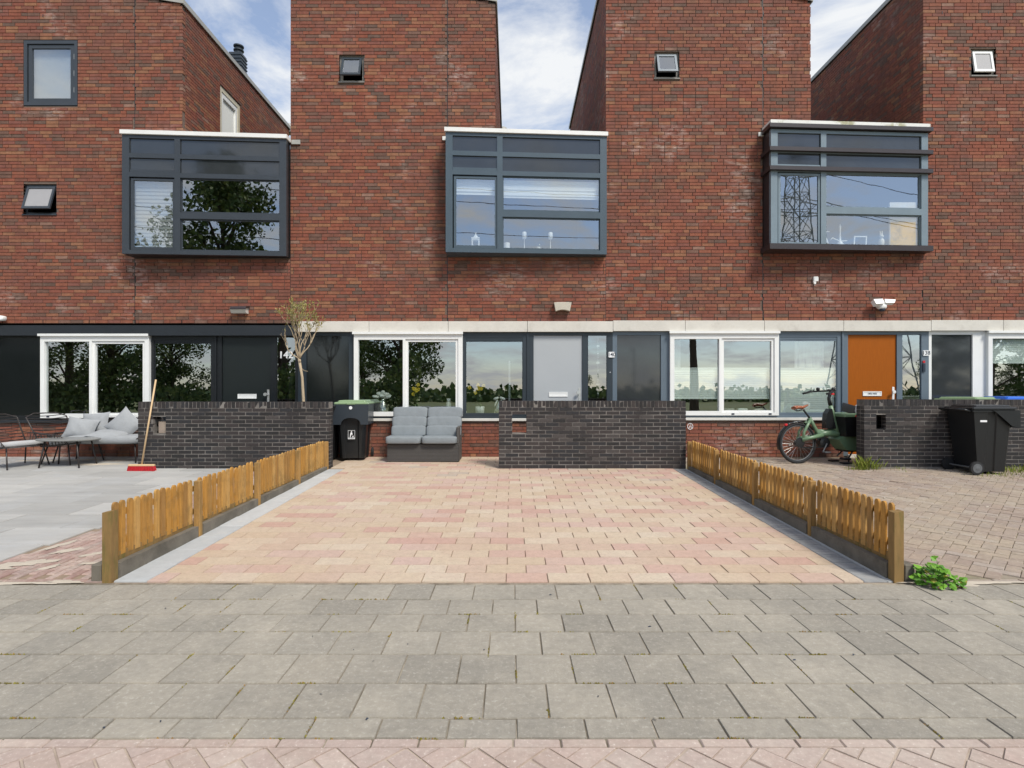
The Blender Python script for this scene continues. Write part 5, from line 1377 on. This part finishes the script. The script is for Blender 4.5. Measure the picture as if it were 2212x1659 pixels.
# interior window boards
def board(k, y0=FD+.112, y1=FD+.33, bx0=20, bx1=505):
    b = MB(); b.box(Xf(BX[k]+bx0), Xf(BX[k]+bx1), y0, y1, Z(898,FD)+conf[k]['dz']-.03, Z(897,FD)+conf[k]['dz']); b.build('window_board', 'stone_sill', HS[k])
for k in range(4): board(k)
zb_ = Z(897,FD); yi = FD+.2
o = lathe_thing('vase', 'silver bottle vase with a big white flower in the sliding window', 'vase', X(827,yi), yi, zb_, [(.07,0),(.11,.03),(.12,.08),(.10,.15),(.06,.24),(.04,.28),(.05,.30)], 'silver')
b = MB(); VR = random.Random(2)
for i in range(9):
    a = i*.7; b.sq((X(827,yi)+.07*math.cos(a)*(i%3), yi+.05*math.sin(a), zb_+.37+.03*math.sin(i*2.1)), (.075,.05,.028), .9, M4=Euler((VR.gauss(0,.5),VR.gauss(0,.4),a)).to_matrix(), nu=10, nv=6)
b.build('flower', 'pot_white', o, smooth=True)
def orchid(label, x, y, z, pm_, hgt, seed):
    rg = random.Random(seed); o = thing('potted_orchid', label, 'potted plant', (x, y, z))
    b = MB(); b.lathe([(.07,0),(.085,.08),(.09,.16),(.075,.16),(.07,.12),(.01,.12)], (x,y,z), n=18); b.build('pot', pm_, o, smooth=True)
    b = MB(); b.tube([(x,y,z+.12),(x+.01,y,z+hgt*.6),(x-.02,y,z+hgt)], .005, 5)
    for i in range(5):
        a = i*1.25; b.add([(x,y,z+.13),(x+.06*math.cos(a)-.02*math.sin(a),y+.06*math.sin(a)+.02*math.cos(a),z+.2),(x+.16*math.cos(a),y+.16*math.sin(a),z+.17),(x+.06*math.cos(a)+.02*math.sin(a),y+.06*math.sin(a)-.02*math.cos(a),z+.2)], [(0,1,2,3)])
    b.build('stem', 'stem', o)
    b = MB()
    for i in range(9):
        c = Vector((x-.03+rg.gauss(0,.045), y-.03+rg.gauss(0,.02), z+hgt-.02+rg.gauss(0,.05)))
        for q in range(5):
            a = q*1.2566+rg.random(); b.sq(tuple(c+Vector((.022*math.cos(a),0,.022*math.sin(a)))), (.02,.006,.016), 1.0, nu=6, nv=4)
    b.build('flowers', 'yellow', o)
    return o
orchid('yellow orchid in a mottled pot behind the sliding window sash', X(900,yi), yi, zb_, 'zinc', .50, 1)
orchid('yellow orchid in a white pot in the window beside the grey door', X(1036,yi), yi, zb_, 'pot_white', .55, 2)
o = lathe_thing('goblet_vase', 'pale green glass goblet standing between the two shells', 'vase', X(969,yi), yi, zb_, [(.05,0),(.012,.02),(.012,.09),(.045,.12),(.05,.22),(.03,.26),(.045,.31)], 'pot_white')
for nm, xx in (('left of the pale goblet', 942), ('right of the pale goblet', 998)):
    b = MB(); b.sq((X(xx,yi), yi, zb_+.05), (.09,.05,.05), .9); b.build('sea_shell', 'cream_and_sheen', label='cream sea shell on the window board %s' % nm, cat='shell', smooth=True, group='sea shells in the sliding window')
o = lathe_thing('vase', 'silver bottle vase with a white ribbon bow in the dark framed window', 'vase', X(1078,yi), yi, zb_, [(.09,0),(.11,.05),(.09,.15),(.045,.24),(.035,.27)], 'silver')
b = MB()
for sx in (-1, 1):
    b.sq((X(1078,yi)+sx*.06, yi, zb_+.31), (.06,.03,.03), .9, M4=Euler((0,sx*.4,0)).to_matrix(), nu=10, nv=6); b.sq((X(1078,yi)+sx*.06, yi, zb_+.22), (.022,.015,.07), .9, M4=Euler((0,-sx*.4,0)).to_matrix(), nu=8, nv=6)
b.build('bow', 'pot_white', o, smooth=True)
b = MB(); b.box(X(1098,11), X(1102,11), 11.0, 11.03, .2, 2.0); b.build('door_post', 'white', HS[1])
# hanging garland in the sidelight of the grey door
xg = X(1291,FD+.1); o = thing('hanging_garland', 'hanging white paper garland behind the narrow pane by the grey door', 'garland', (xg, FD+.1, Z(856,FD)))
b = MB(); b.tube([(xg,FD+.1,Z(727,FD)),(xg,FD+.1,Z(856,FD))], .002, 4); b.build('string', 'sticker', o)
for y_, w_, h_, rnd_ in ((747,.065,.03,1),(763,.025,.03,1),(772,.012,.015,1),(783,.06,.035,0),(793,.012,.014,1),(801,.015,.02,1),(820,.012,.014,1),(830,.06,.024,0),(840,.012,.014,1),(850,.03,.03,1),(859,.012,.014,1)):
    b = MB()
    if rnd_: b.sq((xg, FD+.1, Z(y_,FD)), (w_/2,.01,h_/2), .9, nu=10, nv=8)
    else:
        for q in range(3): b.box(xg-w_/2, xg+w_/2, FD+.095, FD+.105, Z(y_,FD)-h_/2+q*h_/3+.002, Z(y_,FD)-h_/2+(q+1)*h_/3-.002)
    b.build('ornament', 'sticker', o)
# pleated blinds, curtains and roller blinds
def blind(label, k, xa, xb, yt, yb_, y, mat='blind', pleat=.02, name='pleated_blind', cat='blind'):
    b = MB(); za, zb2 = Z(yb_,FD), Z(yt,FD); n = max(2, int((zb2-za)/pleat)); vs = []
    for i in range(n+1): vs += [(Xf(xa), y+(.002 if i % 2 else -.002), za+(zb2-za)*i/n), (Xf(xb), y+(.002 if i % 2 else -.002), za+(zb2-za)*i/n)]
    b.add(vs, [(2*i,2*i+1,2*i+3,2*i+2) for i in range(n)])
    b.box(Xf(xa), Xf(xb), y-.012, y+.012, zb2, zb2+.018); b.box(Xf(xa), Xf(xb), y-.012, y+.012, za-.018, za)
    return b.build(name, mat, label=label, cat=cat)
blind('white pleated blind half way down behind the left sliding pane right house', 2, 1308+147.5, 1308+243, 796, 860, FD+.04)
blind('white pleated blind half way down behind the right sliding pane, above the loose things', 2, 1308+255, 1308+356.5, 796, 860, FD+.07)
blind('white pleated blind covering the lower half of the window beside the orange door', 2, 1308+380, 1308+500, 796, 892, FD+.10)
blind('white roller blind at the top of the window by the right photo edge', 3, 1993+148, 1993+242.5, 735, 783, FD+.04)
yq = FD+.2; zq = Z(897,FD)+conf[2]['dz']
b = MB(); b.lathe([(.10,0),(.13,.10),(.12,.11),(.01,.09)], (X(1570,yq), yq, zq), n=16); b.build('planter_bowl', 'zinc', label='grey bowl on the sill under the left part of the low blind', cat='bowl', smooth=True)
b = MB(); b.bbox(X(1592,yq), X(1612,yq), yq-.06, yq+.06, zq, zq+.11, .01); b.build('storage_box', 'blind', label='small white box standing on the sill under the low blind', cat='box')
b = MB(); b.sq((X(1645,yq), yq, zq+.055), (.16,.06,.055), .7); b.build('white_bag', 'cloth', label='crumpled white bag lying on the sill under the low blind', cat='bag', smooth=True)
def curtain(label, xa, xb, yt, yb_, y):
    b = MB(); n = 40; vs = []; x0, x1 = Xf(xa), Xf(xb)
    for i in range(n+1):
        x = x0+(x1-x0)*i/n; yy = y+.03*math.sin(i*1.9)+.01*math.sin(i*.7); vs += [(x,yy,Z(yb_,FD)),(x,yy,Z(yt,FD))]
    b.add(vs, [(2*i,2*i+2,2*i+3,2*i+1) for i in range(n)]); b.build('curtain', 'curtain', smooth=True, label=label, cat='curtain', group='white curtains in the house with the orange door')
curtain('white curtain at the left edge of the sliding window', 1308+140, 1308+172, 718, 893, FD+.3)
curtain('white curtain at the right side of the window beside the orange door', 1308+425, 1308+490, 728, 893, FD+.3)
b = MB(); b.box(Xf(1308+165), Xf(1308+178), FD+.6, FD+.75, .2, 2.6); b.build('room_pillar', 'fin', HS[2])
# upper bays
def bay_pt(k, u, t, v):
    fn, Lb, V, U, bo = BAYS[k]; return Vector(fn(U(u), t, V(v)))
def bay_blind(label, k, ua, ub, va, vb, mat, bands=1, t=.11):
    b = MB(); fn, Lb, V, U, bo = BAYS[k]
    for i in range(bands):
        q0 = va+(vb-va)*i/bands; q1 = va+(vb-va)*(i+(.62 if bands > 1 else 1))/bands
        b.box(U(ua), U(ub), t, t+.012, V(q1), V(q0), fn=fn)
    if bands > 1: b.box(U(ua), U(ub), t+.013, t+.02, V(vb), V(va), fn=fn)
    return b.build('roller_blind', mat, label=label, cat='blind')
bay_blind('white banded roller blind rolled half up in the left sash of the slate bay', 1, .06, .30, .37, .50, 'blind', 2)
bay_blind('white banded roller blind across the wide pane of the slate bay', 1, .352, .955, .37, .52, 'blind', 3)
bay_blind('pale slatted blind closed behind the left sash of the dark grey bay', 0, .06, .30, .37, .95, 'blind_grey', 18)
for k in range(3):
    fn, Lb, V, U, bo = BAYS[k]; b = MB(); b.box(.04, Lb-.04, .075, .30, V(.968), V(.955), fn=fn); b.build('window_board', 'white' if k == 1 else 'room', bo)
def on_board(k, u, t=.16): fn, Lb, V, U, bo = BAYS[k]; return Vector(fn(U(u), t, V(.954)))
for u, lab in ((.485, 'left of the glass jar'), (.650, 'right of the glass jar')):
    p = on_board(1, u); o = thing('candle_stand', 'white candle stand with round cup %s in the slate bay' % lab, 'candle stand', p, 'white candle stands in the slate bay')
    b = MB(); b.lathe([(.035,0),(.006,.008),(.006,.20),(.035,.205),(.042,.25),(.04,.32),(.03,.33)], p, n=16); b.build('stand', 'pot_white', o, smooth=True)
p = on_board(1, .575); b = MB(); b.lathe([(.05,0),(.07,.03),(.07,.08),(.055,.11)], p, n=16); b.build('glass_jar', 'glass_clear', label='small glass jar between the two candle stands', cat='jar', smooth=True)
b = MB(); b.lathe([(.03,0.004),(.03,.05)], p+Vector((0,0,.004)), n=12); b.build('tea_light', 'pot_white', label='white tea light inside the small glass jar', cat='candle')
p = on_board(1, .375); b = MB(); b.lathe([(.055,0),(.055,.12)], p, n=16); b.build('pillar_candle', 'pot_white', label='thick white pillar candle beside the mullion of the slate bay', cat='candle', smooth=False)
p = on_board(1, .18); o = thing('lantern', 'white lantern standing in the left sash of the slate bay', 'lantern', p)
b = MB(); b.slab(-.07,.07,0,.18,[(-.05,.05,.02,.16)],-.06,-.05,fn=lambda x,y,z: p+Vector((x,y,z))); b.slab(-.07,.07,0,.18,[(-.05,.05,.02,.16)],.05,.06,fn=lambda x,y,z: p+Vector((x,y,z))); b.box(p.x-.075,p.x+.075,p.y-.065,p.y+.065,p.z+.18,p.z+.2); b.lathe([(.06,.2),(.01,.27),(.02,.30)], p, n=8); b.build('body', 'pot_white', o)
p = on_board(2, .86, .095); o = thing('painting', 'yellow canvas with painted sky reflection above, leaning in the finned bay', 'painting', p)
b = MB(); b.box(p.x-.24,p.x+.25,p.y,p.y+.03,p.z,p.z+.82); b.build('canvas', 'cream_and_sheen', o)  # cream upper part paints the sky reflection over an otherwise yellow canvas
b = MB(); b.box(p.x-.23,p.x+.24,p.y-.004,p.y-.001,p.z+.01,p.z+.46); b.build('yellow_field', 'canvas_yellow', o)
p = on_board(2, .60, .17); o = thing('picture_frame', 'empty white picture frame standing in the finned bay', 'picture frame', p)
b = MB(); b.slab(-.12,.12,0,.21,[(-.10,.10,.02,.19)],0,.02,fn=lambda x,y,z: (p.x+x+z*.12,p.y+y+z*.1,p.z+z)); b.build('frame', 'pot_white', o)
p = on_board(2, .47, .17); o = thing('ornament', 'white twisted ornament on a round foot in the finned bay', 'ornament', p)
b = MB(); b.lathe([(.06,0),(.07,.03),(.04,.08),(.02,.12),(.012,.25),(.02,.38),(.005,.42)], p, n=14); b.tube([(p.x,p.y,p.z+.1),(p.x-.14,p.y,p.z+.16),(p.x-.18,p.y,p.z+.12)], .012, 6); b.tube([(p.x,p.y,p.z+.1),(p.x+.13,p.y,p.z+.11)], .01, 6); b.build('body', 'pot_white', o, smooth=True)
p = on_board(2, .38, .17); o = thing('ornament', 'white curved swan neck ornament beside the mullion of the finned bay', 'ornament', p)
b = MB(); b.tube([(p.x+.03,p.y,p.z),(p.x+.0,p.y,p.z+.12),(p.x-.03,p.y,p.z+.2),(p.x+.0,p.y,p.z+.28),(p.x+.06,p.y,p.z+.27)], [.03,.025,.016,.012,.008], 8); b.lathe([(.05,0),(.04,.01)], (p.x+.03,p.y,p.z), n=12); b.build('neck', 'pot_white', o, smooth=True)
p = on_board(2, .74, .18); o = thing('rabbit_figure', 'small cream rabbit figure left of the yellow canvas', 'figurine', p)
b = MB(); b.sq((p.x,p.y,p.z+.09), (.05,.05,.09), .9, nu=12, nv=8); b.sq((p.x-.01,p.y-.02,p.z+.20), (.035,.04,.035), .9, nu=10, nv=8); b.sq((p.x-.02,p.y,p.z+.26), (.012,.01,.05), .9, nu=8, nv=6); b.sq((p.x+.015,p.y,p.z+.26), (.012,.01,.05), .9, nu=8, nv=6); b.build('body', 'cream_and_sheen', o, smooth=True)

# ------------------------------------------------------------------ across the street (seen mirrored in the panes): trees, pylon, wires, lamp post
TG = random.Random(21)
def make_tree(label, loc, s, seed, z0=1.5, zh=10.0, wid=2.6, nc=40):
    rg = random.Random(seed)
    o = thing('tree', label, 'tree', loc, 'trees across the street', rg.uniform(0,6), local=True)
    tb = MB(); tb.tube([(0,0,0),(.05,.02,2.0),(.0,.1,4.5),(.1,0,8.5)], [.28,.22,.17,.05], 8)
    lf = MB(); cl = []
    for i in range(nc):
        t = rg.random(); z = z0+t*zh; rr = (wid*(1-((t-.38)/.66)**2) if abs((t-.38)/.66) < 1 else .3); a = rg.uniform(0,6.28); q = rr*rg.uniform(.35,1.0)
        c = Vector((q*math.cos(a), q*math.sin(a), z)); cl.append((c, rg.uniform(.7,1.25)))
        tb.tube([(0,0,max(1.8,z-1.6)), tuple(c*.6+Vector((0,0,z*.4-.3))), tuple(c)], [.07,.045,.015], 5)
    for (c, r) in cl:
        for _ in range(330):
            d = Vector((rg.gauss(0,1),rg.gauss(0,1),rg.gauss(0,.8))); d = d.normalized()*r*rg.random()**.4; p = c+d
            u = Vector((rg.gauss(0,1),rg.gauss(0,1),rg.gauss(0,1))).normalized(); v = u.cross(Vector((rg.gauss(0,1),rg.gauss(0,1),rg.gauss(0,1)))).normalized(); h_ = rg.uniform(.06,.14)
            lf.add([p-u*h_, p+v*h_*.6, p+u*h_, p-v*h_*.6], [(0,1,2,3)], rg.random())
    tb.build('trunk', 'tree_bark', o); lf.build('crown', 'tree_leaf', o); o.scale = (s,s,s); return o
t0 = make_tree('tall broad leaved tree across the street on the left', (-12.2,-9,-.05), 1.16, 1)
t1 = make_tree('bushy tree across the street near the middle', (-6.3,-11,-.05), .92, 2)
make_tree('tall slender tree with a bare trunk across the street, right of the middle', (9.7,-9,-.05), 1.0, 4, 5.4, 6.6, 1.7, 26)
spots = [(25.5,-9,.80),(-21,-8.5,.72),(-24,-9.5,.85),(-18.2,-9,.62),(-27.5,-9,.85),(-32,-11,1.0),(2.5,-34,.42),(7.0,-40,.45),(28,-24,.45),(36,-26,.6),(46,-30,.6),(-12,-24,.5)]
TL = ['broad tree across the street in front of the pylon foot', 'bushy tree second from the left across the street', 'dense tree third from the left across the street', 'shorter tree left of the tall broad leaved tree', 'tree near the far left across the street', 'farthest left tree across the street',
      'small tree far out in the meadow, straight ahead', 'small tree far out in the meadow, right of centre', 'low tree left of the pylon foot', 'tree right of the pylon foot', 'farthest right tree beyond the pylon', 'small tree far behind the left trees']
for (x, y, s), lb in zip(spots, TL):
    c = copy_tree(t0 if TG.random() < .5 else t1, (x, y, -.05), TG.uniform(0,6), lb, 'trees across the street'); c.scale = (s*1.15, s*1.15, s)
b = MB()
for _ in range(5200):
    x = TG.uniform(-75, 75); z = abs(TG.gauss(0,.75)); y = -52+TG.gauss(0,2.0); p = Vector((x,y,z)); u = Vector((TG.gauss(0,1),TG.gauss(0,1),TG.gauss(0,1))).normalized(); v = u.cross(Vector((0.3,1,.2))).normalized(); h_ = TG.uniform(.25,.6)
    b.add([p-u*h_, p+v*h_*.7, p+u*h_, p-v*h_*.7], [(0,1,2,3)], TG.random())
b.build('hedgerow', 'tree_leaf', kind='stuff', label='far dark hedgerow along the edge of the meadow', cat='hedge')
b = MB()
for _ in range(9000):
    x = TG.uniform(-33, -4.6); top_ = 2.1 + .9*math.sin(x*.9) + .5*math.sin(x*2.3+1)
    if -15.6 < x < -13.9: top_ *= .45
    z = TG.random()**.8*top_; y = -7.6+TG.gauss(0,.5); p = Vector((x,y,z)); u = Vector((TG.gauss(0,1),TG.gauss(0,1),TG.gauss(0,1))).normalized(); v = u.cross(Vector((0.3,1,.2))).normalized(); h_ = TG.uniform(.07,.15)
    b.add([p-u*h_, p+v*h_*.7, p+u*h_, p-v*h_*.7], [(0,1,2,3)], TG.random())
b.build('shrubs', 'tree_leaf', kind='stuff', label='dense green shrubs along the far side of the street', cat='shrubs')
px0, py0 = 51.5, -60.0
o = thing('electricity_pylon', 'steel lattice electricity pylon across the meadow', 'pylon', (px0, py0, -.05))
b = MB(); lev = [(0,4.2),(6,3.5),(12,2.8),(18,2.1),(22,1.6),(25,1.45),(28,1.3),(31,1.2),(34,1.1),(38,.5)]
for i in range(len(lev)-1):
    (za, wa), (zb2, wb) = lev[i], lev[i+1]
    cs = [(-1,-1),(1,-1),(1,1),(-1,1)]
    for q in range(4):
        (sx, sy), (tx, ty) = cs[q], cs[(q+1) % 4]
        A = (px0+sx*wa,py0+sy*wa,za); B = (px0+sx*wb,py0+sy*wb,zb2); A2 = (px0+tx*wa,py0+ty*wa,za); B2 = (px0+tx*wb,py0+ty*wb,zb2)
        b.tube([A,B], .11, 4); b.tube([A,B2], .055, 4); b.tube([A2,B], .055, 4); b.tube([B,B2], .055, 4)
        Mm = tuple((Vector(A)+Vector(B))/2); M2 = tuple((Vector(A2)+Vector(B2))/2); Mt = tuple((Vector(B)+Vector(B2))/2); Mb = tuple((Vector(A)+Vector(A2))/2); b.tube([Mm,Mt], .04, 4); b.tube([M2,Mt], .04, 4)
b.build('tower', 'pylon', o)
ARM = [(22,9.5),(28,12),(34,8)]
for (z, w_) in ARM:
    b = MB()
    for sx in (-1, 1):
        for sy in (-.8, .8):
            b.tube([(px0+sx*1.2,py0+sy,z),(px0+sx*w_,py0,z+.6)], .09, 4); b.tube([(px0+sx*1.1,py0+sy,z+2.2),(px0+sx*w_,py0,z+.6)], .07, 4)
            for q in range(5): t = q/5; x = px0+sx*(1.2+(w_-1.2)*t); b.tube([(x,py0+sy*(1-t),z+.6*t),(x+sx*(w_-1.2)/5,py0+sy*(1-t-.2),z+2.2-1.6*(t+.2))], .045, 4)
    b.build('cross_arm', 'pylon', o)
for i, (z, w_) in enumerate(ARM):
    for sx in (-1, 1):
        b = MB(); yw = py0 + sx*w_*.6
        pts = [(px0-200+q*10, yw, z-1.5-7*(1-((q-10)/10)**2)+(200-q*10)*.09) if q <= 20 else (px0+(q-20)*10, yw, z-1.5-9*(1-((q-30)/10)**2)) for q in range(0, 33)]
        b.tube(pts, .045, 4); b.build('power_line', 'ink', label='sagging power line hung from the %s arm of the pylon, %s side' % (['lowest','middle','top'][i], 'near' if sx > 0 else 'far'), cat='cable', group='power lines of the pylon')
o = thing('street_lamp', 'thin street lamp post across the street', 'street lamp', (8.9,-20,-.05))
b = MB(); b.tube([(8.9,-20,-.05),(8.9,-20,4.3)], [.06,.045], 8); b.build('post', 'pylon', o)
b = MB(); b.bbox(8.6,8.95,-20.1,-19.9,4.3,4.38,.02); b.build('lamp_head', 'pylon', o)
